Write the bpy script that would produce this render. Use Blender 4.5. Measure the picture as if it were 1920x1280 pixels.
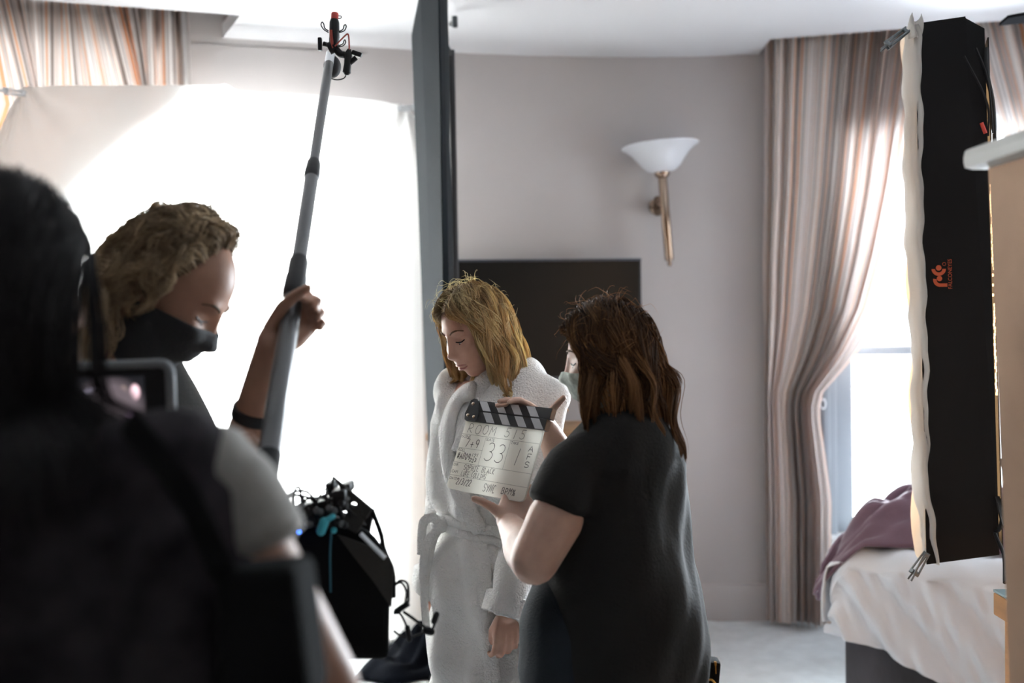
import bpy, bmesh, math, random
import numpy as np
from mathutils import Vector, Matrix, noise
from mathutils.bvhtree import BVHTree

for _o in list(bpy.data.objects):
    bpy.data.objects.remove(_o, do_unlink=True)
scene = bpy.context.scene
COL = scene.collection
random.seed(7)
RNG = np.random.default_rng(11)

# ---------------------------------------------------------------- camera
F = 1867.0                       # focal length in pixels of the 1920 x 1280 frame (35 mm)
EYE = Vector((0, 0, 1.46))
PITCH, ROLL = math.radians(-1.53), math.radians(-1.0)
cam_d = bpy.data.cameras.new('camera')
cam_d.sensor_width = 36.0
cam_d.lens = 36.0 * F / 1920.0
cam_d.clip_start = 0.02
cam = bpy.data.objects.new('camera', cam_d)
COL.objects.link(cam)
CR = (Matrix.Rotation(math.pi / 2 + PITCH, 3, 'X') @ Matrix.Rotation(ROLL, 3, 'Z'))
cam.matrix_world = Matrix.Translation(EYE) @ CR.to_4x4()
cam_d.dof.use_dof = True
cam_d.dof.focus_distance = 2.42
cam_d.dof.aperture_fstop = 1.8
scene.camera = cam

# ---------------------------------------------------------------- world, daylight, exposure
scene.view_settings.view_transform = 'Standard'
scene.view_settings.look = 'None'
scene.view_settings.gamma = 1.0
scene.view_settings.use_curve_mapping = False
scene.view_settings.exposure = 0.95
scene.cycles.use_denoising = True
scene.cycles.max_bounces = 8
scene.cycles.diffuse_bounces = 5
scene.cycles.transparent_max_bounces = 12
scene.cycles.sample_clamp_indirect = 6.0
world = bpy.data.worlds.new('overcast_sky')
scene.world = world
world.use_nodes = True
_bg = world.node_tree.nodes['Background']
_bg.inputs['Color'].default_value = (0.93, 0.96, 1.0, 1)
_bg.inputs['Strength'].default_value = 3.0

def area(name, loc, target, sx, sy, power, color):
    l = bpy.data.lights.new(name, 'AREA')
    l.shape = 'RECTANGLE'; l.size = sx; l.size_y = sy; l.energy = power; l.color = color
    o = bpy.data.objects.new(name, l); COL.objects.link(o)
    o.location = loc
    o.rotation_euler = (Vector(target) - Vector(loc)).to_track_quat('-Z', 'Y').to_euler()
    return o
# overcast daylight outside the two visible windows, plus fill at an added third
area('daylight_window_1', (-1.75, 4.78, 1.45), (-1.45, 3.8, 1.3), 2.1, 2.4, 420, (1.0, 0.99, 0.98))
area('daylight_window_2', (2.20, 5.15, 1.55), (1.95, 4.2, 1.35), 1.5, 2.1, 540, (0.86, 0.92, 1.0))
area('added_side_fill_light', (3.55, 2.95, 1.45), (2.5, 2.95, 1.3), 1.5, 1.9, 18, (0.86, 0.92, 1.0))  # added fill light that brightens the right-hand wall

# ---------------------------------------------------------------- helpers
def ray(px, py):
    return CR @ Vector(((px - 960) / F, -(py - 640) / F, -1.0))
def W(px, py, Y):
    """the point of the room at depth Y that photograph pixel (px, py) shows"""
    d = ray(px, py); return EYE + d * (Y / d.y)
def WZ(px, py, z):
    d = ray(px, py); return EYE + d * ((z - EYE.z) / d.z)

MATS = {}
def mat(name, color=(0.5, 0.5, 0.5), rough=0.6, metal=0.0, spec=0.5, bump=None, var=None, sheen=0.0,
        emit=None, trans=0.0, coat=0.0, stretch=None, coord='Object'):
    """procedural material: noise relief bump=(scale, strength), colour variation var=(scale, amount)"""
    if name in MATS: return MATS[name]
    m = bpy.data.materials.new(name); MATS[name] = m
    m.use_nodes = True
    nt = m.node_tree; b = nt.nodes['Principled BSDF']
    b.inputs['Base Color'].default_value = (*color, 1)
    b.inputs['Roughness'].default_value = rough
    b.inputs['Metallic'].default_value = metal
    b.inputs['Specular IOR Level'].default_value = spec
    b.inputs['Sheen Weight'].default_value = sheen
    b.inputs['Coat Weight'].default_value = coat
    if emit:
        b.inputs['Emission Color'].default_value = (*emit[0], 1)
        b.inputs['Emission Strength'].default_value = emit[1]
    tc = nt.nodes.new('ShaderNodeTexCoord')
    src = tc.outputs[coord]
    if stretch:
        mp = nt.nodes.new('ShaderNodeMapping'); mp.inputs['Scale'].default_value = stretch
        nt.links.new(src, mp.inputs['Vector']); src = mp.outputs['Vector']
    if var:
        n = nt.nodes.new('ShaderNodeTexNoise'); n.inputs['Scale'].default_value = var[0]
        n.inputs['Detail'].default_value = 5
        nt.links.new(src, n.inputs['Vector'])
        r = nt.nodes.new('ShaderNodeValToRGB')
        r.color_ramp.elements[0].position = 0.3; r.color_ramp.elements[1].position = 0.7
        a = var[1]
        r.color_ramp.elements[0].color = (*[max(0, c * (1 - a)) for c in color], 1)
        r.color_ramp.elements[1].color = (*[min(1, c * (1 + a)) for c in color], 1)
        nt.links.new(n.outputs['Fac'], r.inputs['Fac'])
        nt.links.new(r.outputs['Color'], b.inputs['Base Color'])
    if bump:
        n = nt.nodes.new('ShaderNodeTexNoise'); n.inputs['Scale'].default_value = bump[0]
        n.inputs['Detail'].default_value = 4
        nt.links.new(src, n.inputs['Vector'])
        bn = nt.nodes.new('ShaderNodeBump'); bn.inputs['Strength'].default_value = bump[1]
        bn.inputs['Distance'].default_value = 0.01
        nt.links.new(n.outputs['Fac'], bn.inputs['Height'])
        nt.links.new(bn.outputs['Normal'], b.inputs['Normal'])
    if trans:
        t = nt.nodes.new('ShaderNodeBsdfTranslucent'); t.inputs['Color'].default_value = (*color, 1)
        mx = nt.nodes.new('ShaderNodeMixShader'); mx.inputs['Fac'].default_value = trans
        out = nt.nodes['Material Output']
        nt.links.new(b.outputs[0], mx.inputs[1]); nt.links.new(t.outputs[0], mx.inputs[2])
        nt.links.new(mx.outputs[0], out.inputs['Surface'])
    return m

def tag(o, label=None, cat=None, group=None, kind=None):
    if label: o['label'] = label
    if cat: o['category'] = cat
    if group: o['group'] = group
    if kind: o['kind'] = kind
    return o

def link(name, me, m=None, parent=None):
    o = bpy.data.objects.new(name, me); COL.objects.link(o)
    if m is not None: me.materials.append(m)
    if parent is not None:
        o.parent = parent
        o.matrix_parent_inverse = parent.matrix_basis.inverted()
    return o

def empty(name, loc=(0, 0, 0)):
    o = bpy.data.objects.new(name, None); COL.objects.link(o); o.location = loc
    o.empty_display_size = 0.05
    return o

class MB:
    """collects shapes; build() links them as ONE mesh object"""
    def __init__(s): s.v = []; s.f = []
    def add(s, v, f):
        n = len(s.v); s.v.extend([tuple(p) for p in v]); s.f.extend([tuple(i + n for i in q) for q in f]); return s
    def box(s, c, size, M=None, bev=0.0):
        hx, hy, hz = [q / 2 for q in size]
        if bev:
            bm = bmesh.new(); bmesh.ops.create_cube(bm, size=1)
            for v in bm.verts: v.co = Vector((v.co.x * size[0], v.co.y * size[1], v.co.z * size[2]))
            bmesh.ops.bevel(bm, geom=bm.edges[:], offset=bev, segments=2, profile=0.6, affect='EDGES')
            bm.verts.index_update()
            v = [q.co.copy() for q in bm.verts]; f = [[q.index for q in fc.verts] for fc in bm.faces]; bm.free()
        else:
            v = [Vector((x, y, z)) for x in (-hx, hx) for y in (-hy, hy) for z in (-hz, hz)]
            f = [(0, 1, 3, 2), (4, 6, 7, 5), (0, 4, 5, 1), (2, 3, 7, 6), (0, 2, 6, 4), (1, 5, 7, 3)]
        if M is not None: v = [M @ q for q in v]
        c = Vector(c)
        return s.add([q + c for q in v], f)
    def tube(s, pts, r, n=10, cap=True, flat=1.0, up=None):
        pts = [Vector(p) for p in pts]; k = len(pts)
        rr = r if hasattr(r, '__len__') else [r] * k
        v = []; f = []; prev = None
        for i, p in enumerate(pts):
            t = (pts[min(i + 1, k - 1)] - pts[max(i - 1, 0)])
            t = t.normalized() if t.length > 1e-9 else Vector((0, 0, 1))
            if prev is None:
                a = Vector(up) if up else (Vector((0, 0, 1)) if abs(t.z) < 0.9 else Vector((0, 1, 0)))
            else: a = prev
            a = (a - t * a.dot(t))
            a = a.normalized() if a.length > 1e-6 else t.orthogonal().normalized()
            b = t.cross(a); prev = a
            ra = rr[i] if not hasattr(rr[i], '__len__') else rr[i][0]
            rb = rr[i] * flat if not hasattr(rr[i], '__len__') else rr[i][1]
            for j in range(n):
                q = 2 * math.pi * j / n
                v.append(p + a * (math.cos(q) * ra) + b * (math.sin(q) * rb))
        for i in range(k - 1):
            for j in range(n):
                f.append((i * n + j, i * n + (j + 1) % n, (i + 1) * n + (j + 1) % n, (i + 1) * n + j))
        if cap:
            f.append(tuple(reversed(range(n)))); f.append(tuple((k - 1) * n + j for j in range(n)))
        return s.add(v, f)
    def capsule(s, pts, r, n=14):
        """tube with rounded ends, radii may be (a, b)"""
        pts = [Vector(p) for p in pts]
        rr = list(r) if hasattr(r, '__len__') else [r] * len(pts)
        tup = lambda q: tuple(q) if hasattr(q, '__len__') else (q, q)
        rr = [tup(q) for q in rr]
        d0 = (pts[0] - pts[1]).normalized(); d1 = (pts[-1] - pts[-2]).normalized()
        P = []; R = []
        for c, s_ in ((0.98, 0.2), (0.8, 0.6), (0.45, 0.89)):
            m_ = min(rr[0]); P.append(pts[0] + d0 * m_ * c); R.append((rr[0][0] * s_, rr[0][1] * s_))
        P += pts; R += rr
        for c, s_ in ((0.45, 0.89), (0.8, 0.6), (0.98, 0.2)):
            m_ = min(rr[-1]); P.append(pts[-1] + d1 * m_ * c); R.append((rr[-1][0] * s_, rr[-1][1] * s_))
        return s.tube(P, R, n)
    def lathe(s, prof, base=(0, 0, 0), axis=(0, 0, 1), n=24):
        ax = Vector(axis).normalized(); a = ax.orthogonal().normalized(); b = ax.cross(a); base = Vector(base)
        v = []; f = []; k = len(prof)
        for (r, h) in prof:
            for j in range(n):
                q = 2 * math.pi * j / n
                v.append(base + ax * h + a * (r * math.cos(q)) + b * (r * math.sin(q)))
        for i in range(k - 1):
            for j in range(n):
                f.append((i * n + j, i * n + (j + 1) % n, (i + 1) * n + (j + 1) % n, (i + 1) * n + j))
        f.append(tuple(reversed(range(n)))); f.append(tuple((k - 1) * n + j for j in range(n)))
        return s.add(v, f)
    def ball(s, c, r, M=None, seg=16):
        bm = bmesh.new(); bmesh.ops.create_uvsphere(bm, u_segments=seg, v_segments=max(6, seg // 2 + 2), radius=1)
        r = (r, r, r) if not hasattr(r, '__len__') else r
        bm.verts.index_update()
        v = [Vector((q.co.x * r[0], q.co.y * r[1], q.co.z * r[2])) for q in bm.verts]
        f = [[q.index for q in fc.verts] for fc in bm.faces]; bm.free()
        if M is not None: v = [M @ q for q in v]
        c = Vector(c)
        return s.add([q + c for q in v], f)
    def ngon(s, poly, off):
        """flat polygon extruded by vector off"""
        poly = [Vector(p) for p in poly]; off = Vector(off); k = len(poly)
        v = poly + [p + off for p in poly]
        f = [tuple(range(k)), tuple(reversed(range(k, 2 * k)))]
        f += [(i, i + k, (i + 1) % k + k, (i + 1) % k) for i in range(k)]
        return s.add(v, f)
    def mesh(s, name, smooth=True, ang=40):
        me = bpy.data.meshes.new(name); me.from_pydata([tuple(p) for p in s.v], [], s.f)
        bm = bmesh.new(); bm.from_mesh(me); bmesh.ops.recalc_face_normals(bm, faces=bm.faces[:])
        bm.to_mesh(me); bm.free()
        if smooth:
            me.polygons.foreach_set('use_smooth', [True] * len(me.polygons))
            me.set_sharp_from_angle(angle=math.radians(ang))
        me.update()
        return me
    def build(s, name, m=None, parent=None, smooth=True, ang=40):
        return link(name, s.mesh(name, smooth, ang), m, parent)

def curve_pts(ctrl, n=24):
    """Catmull-Rom through control points"""
    c = [Vector(p) for p in ctrl]; c = [c[0] * 2 - c[1]] + c + [c[-1] * 2 - c[-2]]
    out = []; segs = len(c) - 3
    for i in range(n):
        t = i / (n - 1) * segs; k = min(int(t), segs - 1); u = t - k
        p0, p1, p2, p3 = c[k:k + 4]
        out.append(0.5 * ((2 * p1) + (p2 - p0) * u + (2 * p0 - 5 * p1 + 4 * p2 - p3) * u * u + (3 * p1 - p0 - 3 * p2 + p3) * u ** 3))
    return out

def lerp(a, b, t): return a + (b - a) * t
def interp(x, xs, ys): return float(np.interp(x, xs, ys))

def grid_obj(name, fn, nu, nv, m, parent=None, thick=0.0, uv=True):
    """cloth: fn(u, v) -> point; optional thickness"""
    v = []; f = []
    for j in range(nv + 1):
        for i in range(nu + 1): v.append(tuple(fn(i / nu, j / nv)))
    for j in range(nv):
        for i in range(nu):
            a = j * (nu + 1) + i; f.append((a, a + 1, a + nu + 2, a + nu + 1))
    me = bpy.data.meshes.new(name); me.from_pydata(v, [], f)
    if uv:
        ul = me.uv_layers.new(name='UVMap')
        idx = np.empty(len(me.loops), dtype=np.int32); me.loops.foreach_get('vertex_index', idx)
        uvs = np.stack([(idx % (nu + 1)) / nu, 1 - (idx // (nu + 1)) / nv], 1).astype(np.float32)
        ul.data.foreach_set('uv', uvs.ravel())
    me.polygons.foreach_set('use_smooth', [True] * len(me.polygons))
    o = link(name, me, m, parent)
    if thick:
        md = o.modifiers.new('thickness', 'SOLIDIFY'); md.thickness = thick; md.offset = 0
    return o

def stroke_mesh(mb, pts, w, n_vec, lift=0.0):
    """flat pen stroke of width w in the plane with normal n_vec"""
    n_vec = Vector(n_vec).normalized(); pts = [Vector(p) for p in pts]
    v = []; f = []
    for i, p in enumerate(pts):
        t = (pts[min(i + 1, len(pts) - 1)] - pts[max(i - 1, 0)]).normalized()
        sd = n_vec.cross(t).normalized() * (w / 2)
        v += [p + sd + n_vec * lift, p - sd + n_vec * lift]
    for i in range(len(pts) - 1): f.append((2 * i, 2 * i + 1, 2 * i + 3, 2 * i + 2))
    mb.add(v, f)

def text_mesh(body, size):
    cu = bpy.data.curves.new('lettering', 'FONT'); cu.body = body; cu.size = size; cu.resolution_u = 3
    o = bpy.data.objects.new('lettering', cu); COL.objects.link(o)
    dg = bpy.context.evaluated_depsgraph_get()
    me = bpy.data.meshes.new_from_object(o.evaluated_get(dg))
    bpy.data.objects.remove(o, do_unlink=True); bpy.data.curves.remove(cu)
    return me
# ================================================================ ROOM SHELL
CEIL = 2.65
M_wall = mat('wall_paint', (0.44, 0.412, 0.405), 0.85, var=(1.3, 0.05), bump=(160, 0.06))
M_ceil = mat('ceiling_paint', (0.60, 0.60, 0.62), 0.9, bump=(90, 0.03))
M_dark = mat('bounce_cutting_dark_wall', (0.13, 0.10, 0.085), 0.85, var=(2, 0.1), bump=(120, 0.1))  # dark tone put on unseen walls to weaken bounce from the camera side
M_trimw = mat('white_gloss_paint', (0.78, 0.79, 0.80), 0.4)
M_carpet = mat('carpet', (0.76, 0.79, 0.81), 0.95, var=(14, 0.08), bump=(420, 0.7), sheen=0.3)

LW0, LW1 = Vector((-3.0, 3.69, 0)), Vector((-0.44, 4.475, 0))       # left window wall
SL0, SL1 = Vector((-3.0, 3.30, 0)), Vector((-1.04, 3.93, 0))        # its curtain slot in the ceiling
SLr = Vector((-1.20, 4.24, 0))
RW0, RW1 = Vector((1.20, 4.66, 0)), Vector((3.1, 4.19, 0))          # right window wall
SR0, SR1 = Vector((1.157, 4.41, 0)), Vector((3.1, 3.935, 0))
bow = curve_pts([LW1, (-0.1, 4.575, 0), (0.3, 4.645, 0), (0.75, 4.685, 0), RW0], 25)
REAR = -1.6

def wall_panel(name, a, b, z0, z1, openings=(), thick=0.18, out=None):
    """wall from a to b (plan points), thickness away from the room, with rectangular openings (s0, s1, z0, z1) in metres along it"""
    a = Vector(a); b = Vector(b); L = (b - a).length; d = (b - a).normalized()
    n = Vector((-d.y, d.x, 0))
    if out is not None and n.dot(Vector(out)) < 0: n = -n
    mb = MB()
    def piece(s0, s1, q0, q1):
        if s1 - s0 < 1e-4 or q1 - q0 < 1e-4: return
        p = [a + d * s0 + Vector((0, 0, q0)), a + d * s1 + Vector((0, 0, q0)), a + d * s1 + Vector((0, 0, q1)), a + d * s0 + Vector((0, 0, q1))]
        mb.ngon(p, n * thick)
    if not openings: piece(0, L, z0, z1)
    for (s0, s1, q0, q1) in openings:
        piece(0, s0, z0, z1); piece(s1, L, z0, z1); piece(s0, s1, z0, q0); piece(s0, s1, q1, z1)
    o = mb.build(name, M_wall, smooth=False); tag(o, kind='structure')
    return o, a, d, n

LWIN = (0.30, 2.50, 0.06, 2.62)      # along the left window wall
wl, la, ld, ln = wall_panel('wall_left', LW0, LW1, 0, 2.95, [LWIN], out=(0, 1, 0))
# lower header over the part of the opening that the curtain leaves free
hd_ = MB().ngon([la + ld * 1.70 + Vector((0, 0, 2.30)), la + ld * 2.50 + Vector((0, 0, 2.30)), la + ld * 2.50 + Vector((0, 0, 2.63)), la + ld * 1.70 + Vector((0, 0, 2.63))], ln * 0.03).build('wall_left_header', M_wall, smooth=False)
tag(hd_, kind='structure')
RWIN = (0.30, 1.62, 0.42, 2.30)
wr, ra_, rd, rn = wall_panel('wall_right', RW0, RW1, 0, 2.95, [RWIN], out=(0, 1, 0))
# bowed back wall
mb = MB(); v = []; f = []
for i, p in enumerate(bow):
    t = (bow[min(i + 1, 24)] - bow[max(i - 1, 0)]).normalized(); n = Vector((-t.y, t.x, 0))
    for q in (p, p + n * 0.18):
        v += [Vector((q.x, q.y, 0)), Vector((q.x, q.y, 2.95))]
for i in range(24):
    k = 4 * i
    f += [(k, k + 4, k + 5, k + 1), (k + 2, k + 3, k + 7, k + 6), (k + 1, k + 5, k + 7, k + 3), (k, k + 2, k + 6, k + 4)]
mb.add(v, f); wall_back = mb.build('wall_back', M_wall); tag(wall_back, kind='structure')
SWIN = (3.85, 5.25, 0.45, 2.25)      # added unseen opening in the right side wall, to admit fill light
for nm, a, b, o_ in (('wall_side_left', (-3.0, REAR, 0), (-3.0, 3.69, 0), (-1, 0, 0)), ('wall_side_right', (3.1, REAR, 0), (3.1, 4.19, 0), (1, 0, 0)),
                     ('wall_rear', (-3.0, REAR, 0), (3.1, REAR, 0), (0, -1, 0))):
    o, sa_, sd_, sn_ = wall_panel(nm, a, b, 0, 2.95, [SWIN] if nm == 'wall_side_right' else (), out=o_); o.data.materials[0] = M_dark
    if nm == 'wall_side_right': SIDE = (sa_, sd_, sn_)

def z_(p, z): return Vector((p.x, p.y, z))
outline = [Vector((-3.0, REAR, 0)), Vector((3.1, REAR, 0)), RW1] + list(reversed(bow)) + [LW0]
fl = MB().ngon([z_(p, 0) for p in outline], (0, 0, -0.12)).build('floor', M_carpet, smooth=False); tag(fl, kind='structure')
c_out = [Vector((-3.0, REAR, 0)), Vector((3.1, REAR, 0)), SR1, SR0, RW0 + Vector((-0.03, 0.003, 0))] + list(reversed(bow))[1:] + [SLr, SL1, SL0]
ce = MB().ngon([z_(p, CEIL) for p in c_out], (0, 0, 0.06)).build('ceiling', M_ceil, smooth=False); tag(ce, kind='structure')
c2 = MB().ngon([z_(p, 2.93) for p in outline], (0, 0, 0.05)).build('ceiling_slot', M_ceil, smooth=False); tag(c2, kind='structure')
# skirting along the bowed wall
mb = MB(); v = []; f = []
prof = [(0.0, 0.0), (0.018, 0.0), (0.018, 0.135), (0.012, 0.150), (0.010, 0.165), (0.0, 0.172)]
for i, p in enumerate(bow):
    t = (bow[min(i + 1, 24)] - bow[max(i - 1, 0)]).normalized(); n = Vector((t.y, -t.x, 0))
    v += [Vector((p.x, p.y, 0)) + n * a + Vector((0, 0, h)) for a, h in prof]
k = len(prof)
for i in range(24):
    for j in range(k - 1): f.append((i * k + j, (i + 1) * k + j, (i + 1) * k + j + 1, i * k + j + 1))
f += [tuple(range(k)), tuple(reversed(range(24 * k, 25 * k)))]
bb = mb.add(v, f).build('baseboard_back', M_wall, ang=25); tag(bb, kind='structure')

# ---------------------------------------------------------------- windows
def glass_mat():
    m = bpy.data.materials.new('window_glass'); m.use_nodes = True; nt = m.node_tree
    for n_ in list(nt.nodes):
        if n_.type == 'BSDF_PRINCIPLED': nt.nodes.remove(n_)
    t = nt.nodes.new('ShaderNodeBsdfTransparent'); t.inputs[0].default_value = (0.96, 0.98, 0.98, 1)
    g = nt.nodes.new('ShaderNodeBsdfGlossy'); g.inputs['Roughness'].default_value = 0.03
    fr = nt.nodes.new('ShaderNodeFresnel'); fr.inputs['IOR'].default_value = 1.45
    mx = nt.nodes.new('ShaderNodeMixShader')
    nt.links.new(fr.outputs[0], mx.inputs[0]); nt.links.new(t.outputs[0], mx.inputs[1]); nt.links.new(g.outputs[0], mx.inputs[2])
    nt.links.new(mx.outputs[0], nt.nodes['Material Output'].inputs['Surface'])
    return m
M_glass = glass_mat()
M_frame = mat('window_frame_paint', (0.30, 0.33, 0.36), 0.6)

def window(name, a, d, n, op, rails, trim=True):
    s0, s1, q0, q1 = op
    root = empty(name, a + d * ((s0 + s1) / 2) + Vector((0, 0, q0))); tag(root, kind='structure')
    ang = math.atan2(d.y, d.x); R = Matrix.Rotation(ang, 3, 'Z')
    P = lambda s, z, e: a + d * s + n * e + Vector((0, 0, z))
    fr = MB()
    w = 0.075
    for s in (s0 + w / 2, s1 - w / 2): fr.box(P(s, (q0 + q1) / 2, 0.10), (w, 0.12, q1 - q0), R, 0.006)
    for z in (q0 + 0.03, q1 - 0.03): fr.box(P((s0 + s1) / 2, z, 0.10), (s1 - s0, 0.12, 0.06), R, 0.006)
    fr.build('window_frame', M_frame, root)
    ar = MB()                                            # moulded architrave on the room side
    for s in (s0 - 0.045, s1 + 0.045):
        ar.box(P(s, (q0 + q1) / 2, -0.012), (0.09, 0.024, q1 - q0 + 0.18), R, 0.005)
        ar.box(P(s, (q0 + q1) / 2, -0.026), (0.03, 0.02, q1 - q0 + 0.16), R, 0.006)
    ar.box(P((s0 + s1) / 2, q1 + 0.045, -0.012), (s1 - s0 + 0.18, 0.024, 0.09), R, 0.005)
    if trim: ar.build('architrave', M_frame, root)
    MB().box(P((s0 + s1) / 2, q0 - 0.02, -0.03), (s1 - s0 + 0.2, 0.12, 0.04), R, 0.008).build('window_sill', M_trimw, root)
    for (z, t, e) in rails:
        MB().box(P((s0 + s1) / 2, z, 0.10 + e), (s1 - s0 - 2 * w + 0.02, 0.05, t), R, 0.004).build('glazing_bar', M_frame, root)
    MB().box(P((s0 + s1) / 2, (q0 + q1) / 2, 0.12), (s1 - s0 - 2 * w, 0.006, q1 - q0 - 0.12), R).build('pane', M_glass, root, smooth=False)
    return root
window('window_1', la, ld, ln, LWIN, [(1.34, 0.03, 0)], False)
window('window_2', ra_, rd, rn, RWIN, [(W(1650, 657, 4.6).z, 0.042, 0.0), (W(1650, 725, 4.6).z, 0.008, 0.0), (W(1650, 516, 4.6).z, 0.028, 0.0)])
window('added_fill_window', *SIDE, SWIN, [(1.33, 0.042, 0.0)])  # added out-of-frame window through which the side fill enters

# ---------------------------------------------------------------- striped curtains
def stripe_mat():
    m = bpy.data.materials.new('striped_curtain_fabric'); m.use_nodes = True; nt = m.node_tree; b = nt.nodes['Principled BSDF']
    tc = nt.nodes.new('ShaderNodeTexCoord'); sp = nt.nodes.new('ShaderNodeSeparateXYZ'); nt.links.new(tc.outputs['UV'], sp.inputs[0])
    n = nt.nodes.new('ShaderNodeTexNoise'); n.noise_dimensions = '1D'; n.inputs['Scale'].default_value = 70; n.inputs['Detail'].default_value = 1.5
    nt.links.new(sp.outputs['X'], n.inputs['W'])
    r = nt.nodes.new('ShaderNodeValToRGB'); r.color_ramp.interpolation = 'CONSTANT'
    cols = [(0.0, (0.22, 0.18, 0.165)), (0.35, (0.60, 0.56, 0.54)), (0.41, (0.40, 0.35, 0.335)), (0.455, (0.74, 0.71, 0.69)), (0.50, (0.50, 0.455, 0.44)),
            (0.545, (0.70, 0.36, 0.19)), (0.575, (0.78, 0.75, 0.73)), (0.62, (0.44, 0.39, 0.38)), (0.67, (0.66, 0.33, 0.17))]
    el = r.color_ramp.elements
    el[0].position, el[0].color = cols[0][0], (*cols[0][1], 1)
    el[1].position, el[1].color = cols[1][0], (*cols[1][1], 1)
    for p, c in cols[2:]:
        e = el.new(p); e.color = (*c, 1)
    nt.links.new(n.outputs['Fac'], r.inputs['Fac'])
    wv = nt.nodes.new('ShaderNodeTexWave'); wv.bands_direction = 'Y'; wv.inputs['Scale'].default_value = 90
    nt.links.new(tc.outputs['UV'], wv.inputs['Vector'])
    bp = nt.nodes.new('ShaderNodeBump'); bp.inputs['Strength'].default_value = 0.15; bp.inputs['Distance'].default_value = 0.004
    nt.links.new(wv.outputs['Fac'], bp.inputs['Height']); nt.links.new(bp.outputs[0], b.inputs['Normal'])
    nt.links.new(r.outputs['Color'], b.inputs['Base Color']); b.inputs['Roughness'].default_value = 0.75; b.inputs['Sheen Weight'].default_value = 0.2
    t = nt.nodes.new('ShaderNodeBsdfTranslucent'); nt.links.new(r.outputs['Color'], t.inputs['Color'])
    mx = nt.nodes.new('ShaderNodeMixShader'); mx.inputs[0].default_value = 0.07
    nt.links.new(b.outputs[0], mx.inputs[1]); nt.links.new(t.outputs[0], mx.inputs[2])
    nt.links.new(mx.outputs[0], nt.nodes['Material Output'].inputs['Surface'])
    return m
M_curt = stripe_mat()

def curtain(name, label, p0, p1, ztop, zbot, prof, nf, seed, amp=0.05, tie=None, lean=0.0):
    """prof: list of (z, start, end): where along p0 -> p1 the cloth starts and ends at each height"""
    p0 = Vector(p0); p1 = Vector(p1); d = (p1 - p0); L = d.length; d.normalize(); n = Vector((d.y, -d.x, 0))
    zs = [q[0] for q in prof][::-1]; A = [q[1] for q in prof][::-1]; B = [q[2] for q in prof][::-1]
    rs = random.Random(seed); ph = [rs.uniform(0, 6.28) for _ in range(6)]
    root = empty(name, p0 * 0.5 + p1 * 0.5); root.location.z = 0.0
    tag(root, label, 'curtain', 'striped curtains')
    def fn(u, vv):
        z = lerp(ztop, zbot, vv)
        a = interp(z, zs, A); b = interp(z, zs, B); wdt = abs(b - a)
        comp = min(1.0, max(0.25, wdt / L))
        g = u + 0.012 * math.sin(u * 17 + ph[0]) + 0.008 * math.sin(u * 41 + ph[1])
        s = lerp(a, b, g) + lean * (ztop - z) * (0.5 + 0.5 * math.sin(u * 23 + ph[1])) * min(1, 6 * u) * min(1, 6 * (1 - u))
        k = 2 * math.pi * nf
        am = amp * (0.55 + 0.45 * math.sin(u * 9 + ph[2])) * (1.0 if z < ztop - 0.12 else 0.45 + 0.55 * max(0, (ztop - z) / 0.12))
        y = am * math.sin(k * u + ph[3] + 0.9 * math.sin(u * 13 + ph[4]) + 0.25 * (ztop - z)) + 0.3 * am * math.sin(2.3 * k * u + ph[5])
        s += 0.35 * am * math.cos(k * u + ph[3]) * (0.6 if comp > 0.5 else 0.3)
        return p0 + d * s + n * y + Vector((0, 0, z))
    grid_obj('curtain_panel', fn, 260, 44, M_curt, root)
    # gathered heading tape
    def hd(u, vv):
        p = fn(u, 0.0 if ztop > 0 else 0); q = fn(u, 0.05)
        q = p.lerp(q, 0.0); q.z = ztop - 0.115 - 0.03 * vv
        r_ = fn(u, (ztop - q.z) / (ztop - zbot)); r_ += n * 0.006
        return r_
    grid_obj('heading_tape', hd, 260, 1, M_curt, root)
    if tie:
        z, s0, s1 = tie
        c = p0 + d * ((s0 + s1) / 2) + Vector((0, 0, z)); rx = (s1 - s0) / 2 + 0.02
        pts = [c + d * (rx * math.cos(q)) + n * (0.085 * math.sin(q)) + Vector((0, 0, 0.05 * math.cos(q))) for q in np.linspace(0, 2 * math.pi, 33)]
        MB().tube(pts, [(0.010, 0.004)] * 33, 8, up=(0, 0, 1)).build('tie_back', M_curt, root)
    return root
# right-hand window: the swept left panel and the far right panel
cR = Vector((1.175, 4.56, 0)); dR = (RW1 - RW0).normalized()
curtain('curtain', 'striped grey and orange curtain swept aside and tied, beside the pale bowed wall', cR, cR + dR * 1.0, 2.78, 0.02,
        [(2.78, 0.0, 0.80), (2.0, -0.01, 0.66), (1.70, -0.02, 0.585), (1.45, -0.02, 0.50), (1.25, -0.02, 0.38), (1.08, -0.02, 0.235), (1.0, -0.02, 0.22), (0.6, -0.02, 0.27), (0.0, -0.02, 0.26)],
        10, 3, 0.060)
hk = empty('curtain_hook', W(1543, 757, 4.56)); tag(hk, 'small white tie-back ring on the swept striped curtain', 'hook')
MB().tube([W(1543, 757, 4.53) + Vector((0.012 * math.cos(q), 0, 0.022 * math.sin(q))) for q in np.linspace(0, 2 * math.pi, 17)], 0.004, 8, cap=False).build('ring', M_trimw, hk)
MB().tube([W(1543, 750, 4.53), W(1550, 750, 4.62)], 0.004, 8).build('stem', M_trimw, hk)
curtain('curtain', 'striped curtain with a gathered top behind the upright black softbox', cR + dR * 0.86, cR + dR * 1.78, 2.78, 0.02,
        [(2.78, 0.0, 0.92), (1.9, 0.22, 0.93), (1.4, 0.5, 0.94), (1.05, 0.72, 0.95), (0.0, 0.68, 0.95)], 9, 5, 0.04)
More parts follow.
